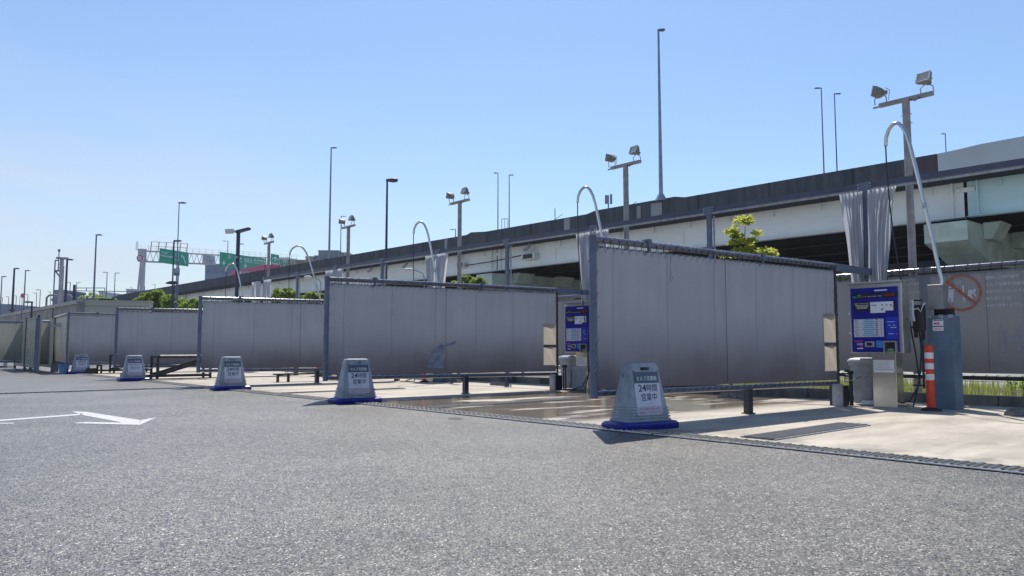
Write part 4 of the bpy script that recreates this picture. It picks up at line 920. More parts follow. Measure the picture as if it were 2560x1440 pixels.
m.tube([A + Vector((0, 0, 1.15)), Bp + Vector((0, 0, 1.15))], .035, 4); m.tube([A + Vector((0, 0, .6)), Bp + Vector((0, 0, .6))], .03, 4); m.obj('handrail', 'gantry_white', gt)
for px in (341, 345): q = at(px, 604, 168); MB().tube([(q.x, q.y, A.z), q], .07, 5).obj('lightning_rod', 'gantry_white', gt)
a, c = at(379, 604, 169), at(469, 609, 178)
m = MB(); m.tube([a, c], .07, 4); m.tube([a - Vector((0, 0, 1)), c - Vector((0, 0, 1))], .06, 4)
for i in range(6):
    q = a.lerp(c, i / 5); m.tube([q, q + Vector((-.15, 0, -2.0))], .1, 4)
m.obj('sign_rack', 'gantry_red', gt)
def roadsign(pts4, Y0, Y1, label, mat='road_green'):
    # pts4: (x_left, ytop_left, ybot_left, x_right, ytop_right)
    xl, tl, bl, xr, tr_ = pts4
    a, b_, c = at(xl, tl, Y0), at(xl, bl, Y0), at(xr, tr_, Y1)
    t = thingw('road_sign', label, 'road sign', (a.x, a.y - .5, b_.z), math.atan2(c.y - a.y, c.x - a.x), 'signs on the road gantry')
    w_ = math.hypot(c.x - a.x, c.y - a.y); h_ = a.z - b_.z
    MB().box((w_ / 2, 0, h_ / 2), (w_, .12, h_)).obj('board', mat, t); return t, w_, h_
def shield(t, x, z, r, ch):
    m = MB(); o = [(-1, .8), (0, 1.05), (1, .8), (.95, 0), (.6, -.7), (0, -1.1), (-.6, -.7), (-.95, 0)]; i_ = [(p[0] * .8, p[1] * .8) for p in o]
    for k in range(8):
        j = (k + 1) % 8; q = [o[k], o[j], i_[j], i_[k]]; m.add([(x + a * r, -.075, z + b * r) for a, b in q], [(0, 1, 2, 3)])
    m.obj('route_shield', 'ink_white', t); txt(t, ch, 'ink_white', (x, -.08, z), None, r * 1.0, bold=.03)
t, w_, h_ = roadsign((402, 621, 657, 474, 625), 169, 177, 'left green road sign with white arrow slanting up left')
txt(t, '箱崎', 'ink_white', (w_ * .17, -.08, h_ * .72), w_ * .26, h_ * .17, bold=.03); txt(t, 'Hakozaki', 'ink_white', (w_ * .23, -.08, h_ * .52), w_ * .4, h_ * .14, bold=.03)
shield(t, w_ * .59, h_ * .68, h_ * .16, '9'); shield(t, w_ * .59, h_ * .3, h_ * .14, '6')
m = MB(); m.add([(w_ * x, -.08, h_ * z) for x, z in ((.93, .2), (.90, .16), (.775, .62), (.80, .66))], [(0, 1, 2, 3)]); m.add([(w_ * x, -.08, h_ * z) for x, z in ((.73, .56), (.87, .60), (.74, .80))], [(0, 1, 2)]); m.obj('arrow', 'ink_white', t)
t, w_, h_ = roadsign((509, 636, 659, 540, 638), 180, 184, 'plain grey junction sign on the gantry between the green signs', 'gantry_white')
for s_, z_ in (('辰巳', .78), ('Tatsumi', .5), ('JCT', .2)): txt(t, s_, 'ink_grey', (w_ / 2, -.08, h_ * z_), w_ * (.4 if s_ != 'Tatsumi' else .75), h_ * .2, bold=.02)
t, w_, h_ = roadsign((552, 630, 665, 667, 637), 186, 201, 'widest green road sign, with E51 and down arrows')
shield(t, w_ * .19, h_ * .72, h_ * .15, 'B'); txt(t, '湾岸', 'ink_white', (w_ * .37, -.08, h_ * .72), w_ * .16, h_ * .2, bold=.03); txt(t, 'WANGAN', 'ink_white', (w_ * .37, -.08, h_ * .5), w_ * .16, h_ * .1, bold=.02)
txt(t, 'E51', 'ink_white', (w_ * .59, -.08, h_ * .68), w_ * .12, h_ * .2, bold=.03)
m = MB()
for x, z, a_, b_ in ((.59, .83, .16, .02), (.59, .53, .16, .02), (.51, .68, .008, .3), (.67, .68, .008, .3)): m.box((w_ * x, -.07, h_ * z), (w_ * a_, .03, h_ * b_))
m.obj('border', 'ink_white', t)
txt(t, '東関東道', 'ink_white', (w_ * .85, -.08, h_ * .78), w_ * .28, h_ * .2, bold=.02); txt(t, 'HIGASHI-KANTO EXPWY', 'ink_white', (w_ * .85, -.08, h_ * .57), w_ * .28, h_ * .1, bold=.02)
m = MB()
for x in (.08, .53, .96):
    m.box((w_ * x, -.07, h_ * .33), (w_ * .022, .03, h_ * .16)); m.add([(w_ * (x - .04), -.08, h_ * .27), (w_ * (x + .04), -.08, h_ * .27), (w_ * x, -.08, h_ * .08)], [(0, 1, 2)])
m.obj('arrow', 'ink_white', t)
t, w_, h_ = roadsign((679, 635, 662, 699, 636), 204, 207, 'small green road sign with white aeroplane')
m = MB(); 
for ps_ in (((.47, .92), (.53, .92), (.55, .75), (.55, .45), (.45, .45), (.45, .75)), ((.45, .75), (.1, .58), (.1, .5), (.45, .6)), ((.55, .75), (.9, .58), (.9, .5), (.55, .6)), ((.5, .5), (.65, .38), (.35, .38))): m.add([(w_ * x, -.08, h_ * z) for x, z in ps_], [tuple(range(len(ps_)))])
m.obj('aeroplane', 'ink_white', t); txt(t, 'Narita', 'ink_white', (w_ / 2, -.08, h_ * .16), w_ * .8, h_ * .2, bold=.03)
p = at(712, 653, 215); t = thingw('road_sign', 'green hexagonal road sign at the right end of the gantry', 'road sign', (p.x, p.y, p.z), R(20), 'signs on the road gantry')
MB().prism([(-1.15, 0), (-.85, .95), (.85, .95), (1.15, 0), (.85, -.95), (-.85, -.95)], 0, .12, RX(90)).obj('board', 'road_green', t); MB().box((0, -.13, .05), (.9, .02, 1.0)).obj('panel', 'gantry_white', t)
p = at(349, 645, 166); t = thingw('road_sign', 'round red-rimmed road sign on the gantry leg', 'road sign', (p.x, p.y, p.z), 0, 'signs on the road gantry')
m = MB(); annulus(m, 0, 0, .42, .66, 0, n=24); m.obj('rim', 'ink_red', t); m = MB(); annulus(m, 0, 0, 0, .42, 0, n=24); m.obj('face', 'ink_white', t); m = MB(); annulus(m, 0, 0, 0, .16, -.004, n=12); m.obj('symbol', 'label_cyan', t)
# phone sign lamp column in front of the left green sign
p = at(441, 603, 58); t = thingw('street_lamp', 'dark square lamp column with a flat top lamp in front of the green sign', 'street lamp', (p.x, p.y, 0), 0, 'street lamps on the far left')
m = MB(); m.tube([(-.18, 0, 0), (-.18, 0, p.z)], .055, 6); m.obj('pole', 'dark_pole', t)
MB().box((.08, 0, p.z + .02), (.52, .25, .1)).obj('lamp_head', 'dark_pole', t)
q = at(440, 690, 58); MB().tube([(.14, .2, 0), (.14, .2, p.z - 1.5)], .05, 6).obj('back_pole', 'lamp_pole', t)
p = at(442, 680, 57.5); t = thingw('phone_sign', 'small square sign with a white telephone handset on the dark lamp column', 'phone sign', (p.x, p.y, p.z), 0)
MB().box((0, 0, 0), (.42, .05, .55)).obj('board', 'cabinet_blue', t); MB().box((.01, -.03, .08), (.26, .01, .26)).obj('panel', 'poster', t)
MB().tube([(-.05, -.045, .17), (-.04, -.05, .08), (.06, -.045, .0)], .025, 6).obj('handset', 'ink_dark', t)
p = at(432, 708, 56); t = thingw('low_lamp', 'low flat disc lamp below the telephone sign', 'lamp', (p.x, p.y, 0), 0)
MB().tube([(.1, 0, 0), (.1, 0, p.z)], .05, 6).obj('pole', 'dark_pole', t); MB().tube([(-.5, 0, p.z), (-.2, 0, p.z + .04), (.25, 0, p.z + .05), (.35, 0, p.z)], [.05, .12, .12, .05], 8).obj('lamp_head', 'dark_pole', t, True)
# curved arm lamp seen through at 1040,680 and 770,690
for px, py, Y, lab in ((1046, 677, 45, 'small lamp on a curved arm below the viaduct, right of the dark lot lamp'), (790, 695, 52, 'small lamp on a curved arm below the viaduct, behind the third screen')):
    p = at(px, py, Y); t = thingw('curved_lamp', lab, 'street lamp', (p.x, p.y, 0), 0, 'small lamps on curved arms')
    MB().tube([(.35, 0, 0), (.35, 0, p.z - .4), (.25, 0, p.z - .15), (-.1, 0, p.z), (-.35, 0, p.z + .05)], .035, 6).obj('pole', 'lamp_pole_pale', t, True)
    MB().tube([(-.3, 0, p.z + .05), (-.45, 0, p.z + .06), (-.75, 0, p.z + .03), (-.82, 0, p.z)], [.05, .11, .12, .04], 8).obj('lamp_head', 'bldg_white', t, True)
# box antenna and frame on the parapet
Yb = vY(1521); p = at(1521, 521, Yb); t = thingw('roadside_panel', 'small twin-slab antenna standing on the viaduct parapet', 'antenna', (p.x, p.y, 11.1), 0)
MB().box((-.1, 0, p.z - 11.1 + .65), (.28, .25, .6)).obj('slab', 'bldg_grey', t); MB().box((.2, 0, p.z - 11.1 + .68), (.12, .3, .68)).obj('slab', 'lamp_pole', t); MB().tube([(0, 0, -.1), (0, 0, p.z - 11.1 + .4)], .05, 6).obj('stem', 'lamp_pole', t)
Yb = vY(1262); p = at(1262, 560, Yb); t = thingw('guard_frame', 'thin metal guard frame on the viaduct parapet beside the twin lamps', 'guard frame', (p.x, p.y, 11.0), 0)
m = MB()
for x_ in (-.25, 0, .25): m.tube([(x_, 0, 0), (x_, 0, p.z - 11 + .42)], .025, 5)
m.tube([(-.25, 0, p.z - 11 + .42), (.25, 0, p.z - 11 + .45)], .025, 5); m.obj('frame', 'lamp_pole', t)
for px, lab in ((1565, 'thin bracket post on the parapet beside the second floodlight pole'), (1385, 'thin bracket post on the parapet right of the guard frame')):
    Yb = vY(px); p = at(px, 0, Yb); t = thingw('bracket_post', lab, 'bracket post', (p.x, p.y, 11.0), 0, 'thin posts on the parapet')
    MB().tube([(0, 0, 0), (0, 0, .95)], .035, 5).obj('post', 'lamp_pole', t); MB().tube([(0, 0, .1), (.6, 0, .5)], .02, 4).obj('stay', 'lamp_pole', t)
# ------------------------------------------------------------------ far left: walls, panels, mesh gate
def wallthing(name, label, cat, p0, p1, z0, z1, th, mat, ribs=0, z1b=None):
    a = Vector(p0); c = Vector(p1); t = thingw(name, label, cat, (a.x, a.y, 0), math.atan2(c.y - a.y, c.x - a.x)); L_ = (c - a).length
    z1b = z1b if z1b is not None else z1
    MB().loft([[(0, 0, z0), (0, th, z0), (0, th, z1), (0, 0, z1)], [(L_, 0, z0), (L_, th, z0), (L_, th, z1b), (L_, 0, z1b)]]).obj('wall', mat, t)
    if ribs:
        m = MB()
        for i in range(ribs + 1): m.box((L_ * i / ribs, -.03, (z0 + z1) / 2), (.12, .06, z1 - z0))
        m.obj('rib', mat, t)
    return t, L_
Yw = 55
a = at(212, 752, Yw); b_ = at(375, 752, Yw + 1); far_ = at(-40, 797, 100)
t, L_ = wallthing('service_building', 'beige clad low building behind the fourth and fifth screens', 'building', (a.x, a.y, 0), (b_.x, b_.y, 0), 0, a.z, 1.0, 'wall_beige')
m = MB(); 
for i in range(4): m.box((L_ / 2, -.02, a.z - .35 - i * .5), (L_, .03, .03))
m.obj('cladding_joint', 'wall_brown', t); MB().box((L_ / 2, .5, a.z + .03), (L_ + .1, 1.1, .06)).obj('roof', 'wall_beige', t)
MB().box((L_ * .3, .6, a.z + .13), (1.0, .5, .14)).obj('roof_vent', 'steel_dark', t)
u2 = at(-70, 803, 120)
t, L_ = wallthing('soundproof_wall', 'long brown panelled wall running away from the beige building to the left edge', 'wall', (a.x - .1, a.y - .2, 0), (u2.x, u2.y, 0), 0, a.z - .05, .3, 'wall_brown', 26, u2.z)
MB().loft([[(0, -.1, a.z - .25), (0, .4, a.z - .25), (0, .4, a.z + .02), (0, -.1, a.z + .02)], [(L_, -.1, u2.z - .25), (L_, .4, u2.z - .25), (L_, .4, u2.z + .02), (L_, -.1, u2.z + .02)]]).obj('coping', 'wall_beige', t)
# return sheet of fifth screen with lettering: runs from the corner away to the left
cx5, cy5 = W(-3.75, 31)
t = thingw('splash_fence', 'sheet fence turning the corner at the row end, lettered SELF SERVICE CAR WASH', 'splash fence', (cx5, cy5, 0), math.atan2(.80, -.60), 'grey sheet fence at the rear of the bays')
L_ = 4.4
u = undulate(.03, L_, .5, 2.52, 30, 6, .008, 77); u.obj('sheet', 'sheet_beige', t, True)
MB().tube([(0, 0, 2.6), (L_, 0, 2.6)], .05, 8).obj('top_rail', 'pipe', t, True); MB().tube([(0, 0, .45), (L_, 0, .45)], .045, 8).obj('bottom_rail', 'pipe_dark', t, True); MB().tube([(L_, 0, 0), (L_, 0, 2.6)], .05, 8).obj('post', 'pipe_dark', t, True); MB().box((L_ * .9, 0, .2), (.25, .3, .5)).obj('leg', 'pipe', t)
txt(t, 'SELF SERVICE', 'sheet_ink', (1.0, .045, 1.72), 1.5, .2, TR, .03); txt(t, 'CAR WASH', 'sheet_ink', (.85, .045, 1.40), 1.15, .2, TR, .03)
m = MB(); flat(m, [(.62, 2.0), (.38, 2.0), (.42, 2.16), (.5, 2.36), (.58, 2.16)], .045); m.obj('pictogram', 'sheet_ink', t)
# post, mesh gate and far panels
p = at(97, 800, 34.6); t = thingw('gate_post', 'slate blue gate post between the mesh gate and the lettered fence', 'gate post', (p.x, p.y, 0), R(20)); MB().box((0, 0, 1.22), (.17, .3, 2.5)).obj('column', 'post_blue', t); 
m = MB(); m.box((.9, .3, 2.12), (1.1, .2, .08)); m.box((.9, .3, 2.2), (.5, .15, .1)); m.obj('bracket', 'galv', t)
g0 = at(92, 900, 36); g1 = at(38, 900, 43)
t = thingw('mesh_gate', 'beige chain mesh gate with three posts at the left', 'gate', (g1.x, g1.y, 0), math.atan2(g0.y - g1.y, g0.x - g1.x)); L_ = (g0 - g1).length
zt_ = 2.65
for i, x_ in enumerate((0, L_ * .5, L_)): MB().tube([(x_, 0, 0), (x_, 0, zt_)], .06, 8).obj('post', 'pipe_dark', t)
m = MB()
for i in range(34): m.box((L_ / 2, 0, .25 + i * (zt_ - .4) / 33), (L_, .02, .028))
for i in range(50): m.box((L_ * i / 49, 0, .25 + (zt_ - .4) / 2), (.014, .014, zt_ - .4))
m.obj('mesh', 'slat_beige', t)
for z_ in (.2, zt_ - .1): MB().tube([(0, 0, z_), (L_, 0, z_)], .035, 6).obj('rail', 'galv_beige', t)
MB().box((L_ / 2, .6, 1.35), (L_, .06, 2.3)).obj('backing_sheet', 'slat_beige', t)
t = screen(41, 'far left grey screen behind the mesh gate, cut by the left edge', x0=-10, x1=-3.5, leg=False, near=False, plate=False, cross=False, mat='sheet_beige', zt=(2.5, 2.5))
t2 = thing('splash_screen', 'pale greenish sheet panel between the gate post and the lettered fence', 'splash screen', -4.0, 35.6, 0, 0, 'grey splash screens between the wash bays')
undulate(0, 1.6, .45, 2.35, 12, 5, .006, 9).obj('sheet', 'sheet_beige', t2, True); MB().tube([(0, 0, 2.4), (1.6, 0, 2.4)], .04, 8).obj('top_rail', 'galv', t2, True); MB().tube([(0, 0, .4), (1.6, 0, .4)], .04, 8).obj('bottom_rail', 'pipe_dark', t2, True)
p = at(13, 915, 45); t = thingw('weighted_stand', 'small white post on a round dark base at the left edge', 'stand', (p.x, p.y, 0), 0)
MB().tube([(0, 0, 0), (0, 0, .1)], [.5, .42], 16).obj('base', 'rubber', t); MB().tube([(0, 0, .1), (0, 0, .7)], .11, 10).obj('post', 'bldg_white', t); MB().tube([(0, 0, .55), (0, 0, .64)], .115, 10).obj('band', 'rubber', t)
# ------------------------------------------------------------------ far structures on the left skyline
def tallbox(px0, py0, px1, Y, name, label, cat, mat, depth=12, wins=0, rows=0, group=None):
    a = at(px0, py0, Y); c = at(px1, py0, Y); t = thingw(name, label, cat, (a.x, a.y, 0), 0, group); w_ = c.x - a.x
    MB().box((w_ / 2, depth / 2, a.z / 2), (w_, depth, a.z)).obj('wall', mat, t)
    MB().box((w_ / 2, depth / 2, a.z + .2), (w_ + .3, depth + .3, .4)).obj('roof', mat, t)
    if wins:
        for j in range(rows):
            for i in range(wins):
                x_ = w_ * (i + .5) / wins; z_ = a.z - 2.2 - j * 3.6
                if z_ > 0: MB().box((x_, -.05, z_), (w_ / wins * .6, .1, 1.6)).obj('window', 'glass_dark', t)
    return t
BG = 'distant buildings on the skyline'
tallbox(513, 665, 598, 300, 'office_building', 'grey-blue building behind the grey junction sign', 'building', 'bldg_blue', 30, 5, 4, BG)
tallbox(598, 667, 640, 330, 'office_building', 'white building behind the magenta hoarding', 'building', 'bldg_white', 30, 3, 3, BG)
tallbox(796, 628, 846, 320, 'office_building', 'grey ribbed building left of the fourth floodlight pole', 'building', 'bldg_grey', 30, 4, 3, BG)
tallbox(846, 633, 872, 330, 'office_building', 'low white annex right of the grey ribbed building', 'building', 'bldg_white', 25, 2, 2, BG)
tallbox(786, 641, 796, 310, 'office_building', 'narrow pale building left of the grey ribbed building', 'building', 'bldg_blue', 20, 1, 2, BG)
tallbox(727, 649, 735, 300, 'office_building', 'narrow cream building right of the hexagonal sign', 'building', 'bldg_beige', 20, 1, 2, BG)
tallbox(735, 652, 786, 305, 'office_building', 'long cream building with an orange band', 'building', 'bldg_beige', 20, 6, 1, BG)
tallbox(764, 643, 782, 308, 'rooftop_unit', 'small grey rooftop unit above the long cream building', 'building', 'bldg_grey', 12, 2, 1, BG)
a = at(700, 660, 300); tallbox(698, 646, 722, 320, 'office_building', 'pale block behind the hexagonal sign', 'building', 'bldg_beige', 20, 2, 2, BG)
# magenta hoarding
a, c, e = at(575, 678, 170), at(661, 661, 146), at(700, 663, 148)
t = thingw('hoarding', 'magenta advertising hoarding rising behind the viaduct parapet', 'hoarding', (0, 0, 0), 0)
MB().loft([[(p_.x, p_.y, 3), (p_.x, p_.y, p_.z), (p_.x, p_.y + .6, p_.z), (p_.x, p_.y + .6, 3)] for p_ in (a, c, e)]).obj('board', 'magenta', t)
m = MB()
for px, wpx in ((604, 5), (612, 3), (618, 2), (624, 5)):
    q = at(px, 681, 158 - (px - 604) * .28); m.box((q.x, q.y - .5, q.z), (wpx * .07, .05, .9)); m.box((q.x, q.y - .5, q.z + .3), (wpx * .1, .05, .2))
m.obj('lettering', 'ink_white', t)
p = at(550, 693, 150); t = thingw('truck', 'blue cargo box of a truck showing over the viaduct parapet', 'truck', (p.x, p.y, 9.95), math.atan2(VDY, VDX))
MB().rbox((0, 0, 2.1), (5, 2.3, 2.6), .08).obj('cargo_box', 'truck_blue', t); MB().rbox((3.6, 0, 1.7), (1.9, 2.2, 2.2), .15).obj('cab', 'bldg_white', t)
for x_ in (-1.6, 3.4):
    for y_ in (-1.0, 1.0): MB().disc((x_, y_, .45), .45, .3, 16, RX(90)).obj('wheel', 'rubber', t)
# brown mast with side frame
Ym = 62; p = at(155, 648, Ym); t = thingw('lattice_mast', 'thick brown mast with ladder and a side frame on the left skyline', 'mast', (p.x, p.y, 0), 0)
MB().tube([(0, 0, 0), (0, 0, p.z)], [.19, .15], 10).obj('mast', 'tower_grey', t, True)
m = MB()
for i in range(60): m.box((.18, 0, 3 + i * (p.z - 3.5) / 60), (.06, .05, .08))
m.obj('ladder', 'tower_grey', t)
MB().tube([(-.45, 0, p.z + .1), (.5, 0, p.z + .05)], .1, 6).obj('top_bar', 'tower_grey', t)
m = MB(); q = at(138, 651, Ym); dx = q.x - p.x; zt_ = q.z; qb = at(150, 677, Ym).z
m.tube([(dx, 0, 0), (dx, 0, zt_)], .05, 5); m.tube([(dx, 0, zt_), (dx + .28, 0, zt_)], .05, 5); m.tube([(dx, 0, qb), (0, 0, qb)], .07, 5); m.tube([(dx + .05, 0, qb), (-.1, 0, qb - .5 * 1)], .06, 5); r_ = at(148, 626, Ym); m.tube([(dx + .28, 0, qb), (dx + .28, 0, r_.z)], .04, 5); m.tube([(dx + .28, 0, zt_ - .3), (0, 0, zt_ - .3)], .04, 5); m.tube([(dx + .28, 0, zt_ - .6), (0, 0, zt_ - .6)], .04, 5)
m.obj('side_frame', 'lamp_pole', t); MB().disc((dx + .28, 0, r_.z), .1, .16, 8).obj('finial', 'lamp_pole', t)
# cantilever metal sign frame
a = at(186, 720, 80); c = at(262, 721, 80); t = thingw('cantilever_sign_gantry', 'empty cantilevered metal sign frame on a thick dark post', 'sign gantry', (a.x, a.y, 0), 0)
MB().tube([(0, 0, 0), (0, 0, at(186, 712, 80).z)], .14, 8).obj('post', 'dark_pole', t, True); w_ = c.x - a.x; zz = a.z; zl = at(186, 727, 80).z
m = MB(); m.tube([(0, 0, zz), (w_, 0, zz)], .04, 5); m.tube([(0, 0, zl), (w_ + 4, 0, zl - .1)], .04, 5); m.tube([(w_, 0, zz), (w_, 0, zl)], .04, 5); m.tube([(w_ * .4, 0, zz), (w_ * .4, 0, zl)], .04, 5); m.obj('arm', 'lamp_pole', t)
# toll canopy
a = at(117, 738, 120); c = at(181, 738, 120); t = thingw('toll_canopy', 'pale portal frame on the left skyline below the brown mast', 'portal frame', (a.x, a.y, 0), 0); w_ = c.x - a.x
m = MB(); m.tube([(0, 0, 0), (0, 0, a.z - .4), (.4, 0, a.z), (w_ - .4, 0, a.z), (w_, 0, a.z - .4), (w_, 0, 0)], .16, 8); m.obj('portal', 'far_concrete', t, True)
tallbox(136, 731, 161, 125, 'control_booth', 'pale grey booth with a row of round openings under the brown mast', 'building', 'bldg_blue', 6, 2, 1, BG)
tallbox(131, 752, 176, 128, 'control_booth', 'low bluish block at the foot of the brown mast', 'building', 'bldg_blue', 8, 3, 1, BG)
tallbox(166, 745, 177, 132, 'control_booth', 'small bluish block right of the brown mast', 'building', 'bldg_blue', 8, 1, 1, BG)
tallbox(190, 748, 240, 250, 'office_building', 'pale low building right of the sign frame post', 'building', 'bldg_blue', 30, 5, 2, BG)
tallbox(248, 732, 258, 240, 'office_building', 'small pale tower behind the sign frame', 'building', 'bldg_white', 15, 2, 2, BG)
tallbox(316, 725, 332, 260, 'office_building', 'small white building left of the gantry leg', 'building', 'bldg_white', 15, 2, 2, BG)
tallbox(-10, 763, 22, 260, 'office_building', 'pale low building at the left edge', 'building', 'bldg_blue', 20, 3, 1, BG)
tallbox(-30, 775, 68, 240, 'office_building', 'long pale green low building at the left edge', 'building', 'bldg_grey', 20, 6, 1, BG)
p = at(57, 739, 75); t = thingw('round_sign', 'round purplish road sign on a thin pole at far left', 'road sign', (p.x, p.y, 0), 0)
m = MB(); annulus(m, 0, p.z, 0, .22, 0, n=20); annulus(m, 0, p.z, .16, .22, -.01, n=20); m.obj('disc', 'label_pink', t); m = MB(); annulus(m, 0, p.z, .13, .21, -.02, n=20); m.obj('rim', 'ink_red', t); MB().tube([(-.06, .03, 0), (-.06, .03, p.z)], .03, 5).obj('post', 'lamp_pole', t)
p = at(34, 776, 84); t = thingw('name_plate', 'small dark blue plate on the dark lamp at far left', 'sign plate', (p.x, p.y - .3, p.z), 0); MB().box((0, 0, 0), (.6, .04, .2)).obj('board', 'dark_pole', t)
# ------------------------------------------------------------------ vegetation
def leafball(m, c, rad, n, size, rn, squash=.8):
    for _ in range(n):
        d = Vector((rn.gauss(0, 1), rn.gauss(0, 1), rn.gauss(0, 1))).normalized() * rad * (rn.random() ** .45)
        p = Vector(c) + Vector((d.x, d.y, d.z * squash)); a = Vector((rn.gauss(0, 1), rn.gauss(0, 1), rn.gauss(0, .6))).normalized(); b = a.cross(Vector((rn.gauss(0, 1), rn.gauss(0, 1), rn.gauss(0, 1)))).normalized()
        s = size * rn.uniform(.6, 1.3); m.add([p - a * s, p + b * s * .45, p + a * s, p - b * s * .45], [(0, 1, 2, 3)])
def bush(px, py, Y, wpx, hpx, label, mat, seed, zbase=.1, n=2600, size=.07, name='shrub', group='green shrubs and trees behind the bays', blobs=14):
    rn = random.Random(seed); p = at(px, py, Y); s = Y / F; w_ = wpx * s / 2; h_ = hpx * s
    t = thingw(name, label, 'shrub', (p.x, p.y, zbase), 0, group); top = p.z - zbase; m = MB(); st = MB()
    st.tube([(0, 0, 0), (.05, 0, top * .5), (0, 0, top * .8)], [.1, .07, .03], 6)
    for i in range(blobs):
        x = rn.uniform(-1, 1) * w_ * .85; e = math.sqrt(max(0, 1 - (x / w_) ** 2)); z = top - h_ * (1 - e * rn.uniform(.55, 1)) - h_ * .12 * rn.random(); r_ = rn.uniform(.16, .3) * min(w_, h_ * 1.2)
        y = rn.uniform(-1, 1) * w_ * .5
        leafball(m, (x, y, z - r_ * .6), r_, n // blobs, size, rn); st.tube([(0, 0, top * .3), (x * .5, y * .5, z * .7), (x, y, z - r_ * .5)], [.05, .03, .012], 5)
    for i in range(blobs // 2): leafball(m, (rn.uniform(-1, 1) * w_ * .7, rn.uniform(-.4, .4) * w_, top - h_ * rn.uniform(.6, 1.3)), .3 * w_, n // blobs, size, rn)
    m.obj('crown', mat, t); st.obj('trunk', 'bark', t); return t
bush(398, 724, 78, 115, 42, 'large bright green bushy tree below the green road signs', 'leaf_green', 3, n=9000, size=.12, name='tree', blobs=26)
bush(275, 742, 84, 80, 22, 'low pale green bush behind the beige building', 'leaf_pale', 4, n=2500, size=.12)
bush(230, 730, 86, 60, 20, 'wispy sparse shrub at the lamp foot behind the beige building', 'leaf_pale', 14, n=350, size=.12, blobs=10)
bush(1172, 688, 34, 100, 25, 'green shrub peeking over the middle of the second screen', 'leaf_pale', 5, n=3000, size=.08)
bush(1075, 690, 33, 28, 14, 'small green shrub beside the third curtain', 'leaf_pale', 6, n=900, size=.07, blobs=7)
bush(712, 718, 45, 70, 28, 'sparse green shrub over the third screen, left one', 'leaf_pale', 8, n=1600, size=.08)
bush(780, 728, 44, 70, 16, 'sparse green shrub over the third screen, right one', 'leaf_pale', 9, n=1500, size=.08)
bush(470, 742, 60, 90, 24, 'dark leafy climber on the girder right of the low lamp', 'leaf_green', 10, n=1600, size=.1)
bush(2110, 684, 21, 60, 22, 'green leaves showing between the nearest screen and the curtain', 'leaf_green', 11, n=700, size=.08, blobs=7)
# yellow-green rosette shrub
def rosette(m, c, rn, L_=.15, n=15):
    for k in range(n):
        a = rn.uniform(0, 6.283); el = rn.uniform(-.3, .95); d = Vector((math.cos(a) * math.cos(el), math.sin(a) * math.cos(el), math.sin(el))); l_ = L_ * rn.uniform(.65, 1.15); sd = d.cross(Vector((0, 0, 1))).normalized() * l_ * .17; c_ = Vector(c)
        mid = c_ + d * l_ * .55 + Vector((0, 0, .01)); m.add([c_, mid + sd, c_ + d * l_ - Vector((0, 0, l_ * .15)), mid - sd], [(0, 1, 2, 3)])
rn = random.Random(21); Yy = 20.5; p = at(1860, 640, Yy)
t = thingw('yellow_shrub', 'tall yellow-green shrub with leaf rosettes above the nearest screen', 'shrub', (p.x, p.y, .1), 0)
m = MB(); st = MB(); s_ = Yy / F
def lp(px, py, dy=0): q = at(px, py, Yy + dy); return Vector((q.x - p.x, q.y - p.y, q.z - .1))
for (cx, cy, rx_, ry_, n) in ((1863, 553, 26, 9, 17), (1830, 582, 22, 12, 15), (1897, 583, 9, 5, 5), (1843, 603, 22, 12, 17), (1880, 604, 13, 9, 9), (1862, 624, 26, 9, 17), (1918, 632, 30, 8, 19), (1838, 640, 50, 5, 12)):
    base = lp(cx, cy + 12)
    st.tube([lp(1860, 700), lp((1860 + cx) / 2, (680 + cy) / 2), base], [.03, .018, .008], 5)
    for _ in range(n):
        u_ = rn.gauss(0, .5); v_ = rn.gauss(0, .5); c_ = lp(cx + u_ * rx_, cy + v_ * ry_, rn.uniform(-.25, .25)); rosette(m, c_, rn, .16, 17); 
st.tube([(0, 0, 0), lp(1860, 700)], [.05, .03], 6); m.obj('foliage', 'leaf_yellow', t); st.obj('stem', 'bark', t)
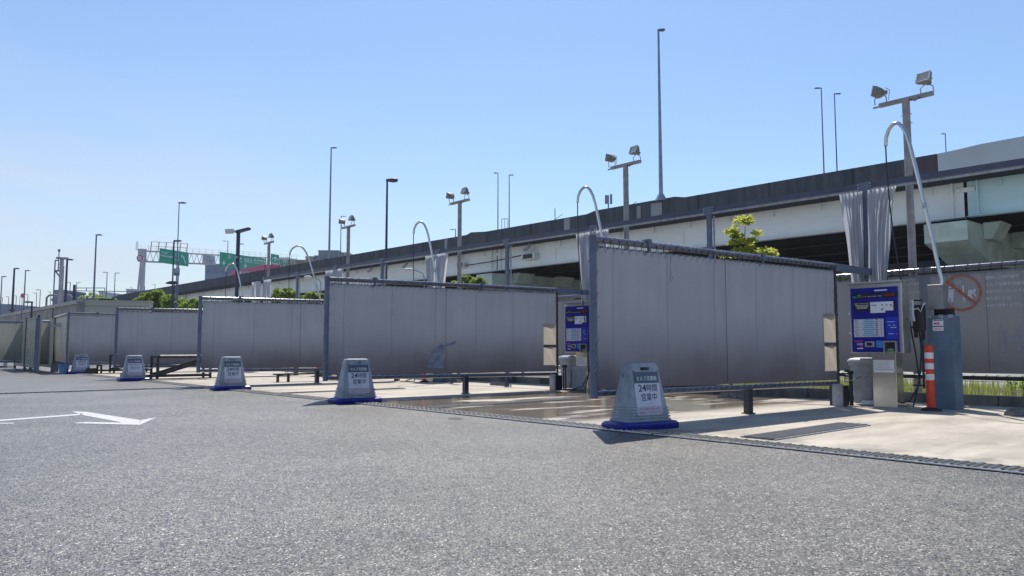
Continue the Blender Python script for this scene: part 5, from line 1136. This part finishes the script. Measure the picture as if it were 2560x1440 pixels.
# verge: grass, twigs, mesh fence and dead leaves seen below the rear fence
rn = random.Random(5); m = MB(); ox, oy = W(0, 0)
for _ in range(9000):
    b = rn.uniform(-9, 9); s = rn.uniform(5.6, 9.4); x_, y_ = W(s, b); h_ = rn.uniform(.1, .34); a = rn.uniform(0, 6.28); l_ = rn.uniform(-.06, .06)
    dx, dy = math.cos(a) * .012, math.sin(a) * .012; m.add([(x_ - dx, y_ - dy, .09), (x_ + dx, y_ + dy, .09), (x_ + l_, y_ + l_, .09 + h_)], [(0, 1, 2)])
o = m.obj('grass', 'grass_blade'); o['kind'] = 'stuff'
for i, (b0, b1, lab) in enumerate(((-9, 0, 'low wire mesh guard with weeds behind the rear fence at right'), (0, 8, 'low wire mesh guard seen under the nearest screen'), (8, 16, 'low wire mesh guard seen under the second screen'))):
    t = thing('mesh_guard', lab, 'mesh guard', 5.35, b0, 0, 90, 'low wire mesh guards behind the kerb')
    m = MB(); n = int((b1 - b0) / .09)
    for k in range(n): m.box(((k + .5) * .09, 0, .25), (.008, .008, .34))
    for z_ in (.12, .25, .42): m.box(((b1 - b0) / 2, 0, z_), (b1 - b0, .012, .012))
    m.obj('mesh', 'bldg_white', t)
rn = random.Random(8)
for i, (b, lab) in enumerate(((-2.25, 'leafy weed under the rear fence right of the blue-grey cabinet'), (-2.75, 'second leafy weed under the rear fence near the right edge'), (-1.05, 'leafy weed behind the kiosk pedestal'))):
    t = thing('weed', lab, 'weed', 5.2, b, .09, 0, 'weeds at the foot of the rear fence'); m = MB(); st = MB()
    for k in range(5):
        x_ = rn.uniform(-.15, .15); y_ = rn.uniform(-.15, .15); st.tube([(x_, y_, 0), (x_ + .03, y_, .2), (x_ + .05, y_ + .03, .42)], .006, 4); leafball(m, (x_ + .03, y_, .3), .12, 40, .035, rn)
    m.obj('foliage', 'leaf_green', t); st.obj('stem', 'twig', t)
m = MB()
for _ in range(900):
    b = rn.gauss(-3.2, .5); s = 5.12 + rn.uniform(-.1, .3); x_, y_ = W(s, b); z_ = .1 + abs(rn.gauss(0, .05)); a = Vector((rn.gauss(0, 1), rn.gauss(0, 1), rn.gauss(0, .5))).normalized() * .05; c_ = a.cross(Vector((0, 0, 1))).normalized() * .02
    q = Vector((x_, y_, z_)); m.add([q - a, q + c_, q + a, q - c_], [(0, 1, 2, 3)])
o = m.obj('dead_leaves', 'twig'); o['kind'] = 'stuff'

# ------------------------------------------------------------------ haze
hz = MB().box((0, 230, 9), (900, 560, 20)).obj('haze', 'asphalt'); hz['kind'] = 'stuff'
hm = D.materials.new('haze_air'); hm.use_nodes = True; hn = hm.node_tree.nodes; hn.remove(hn['Principled BSDF'])
pv = hn.new('ShaderNodeVolumePrincipled'); pv.inputs['Color'].default_value = (.86, .90, 1, 1); pv.inputs['Density'].default_value = .00025
hm.node_tree.links.new(pv.outputs[0], hn['Material Output'].inputs['Volume'])
hz.data.materials.clear(); hz.data.materials.append(hm)
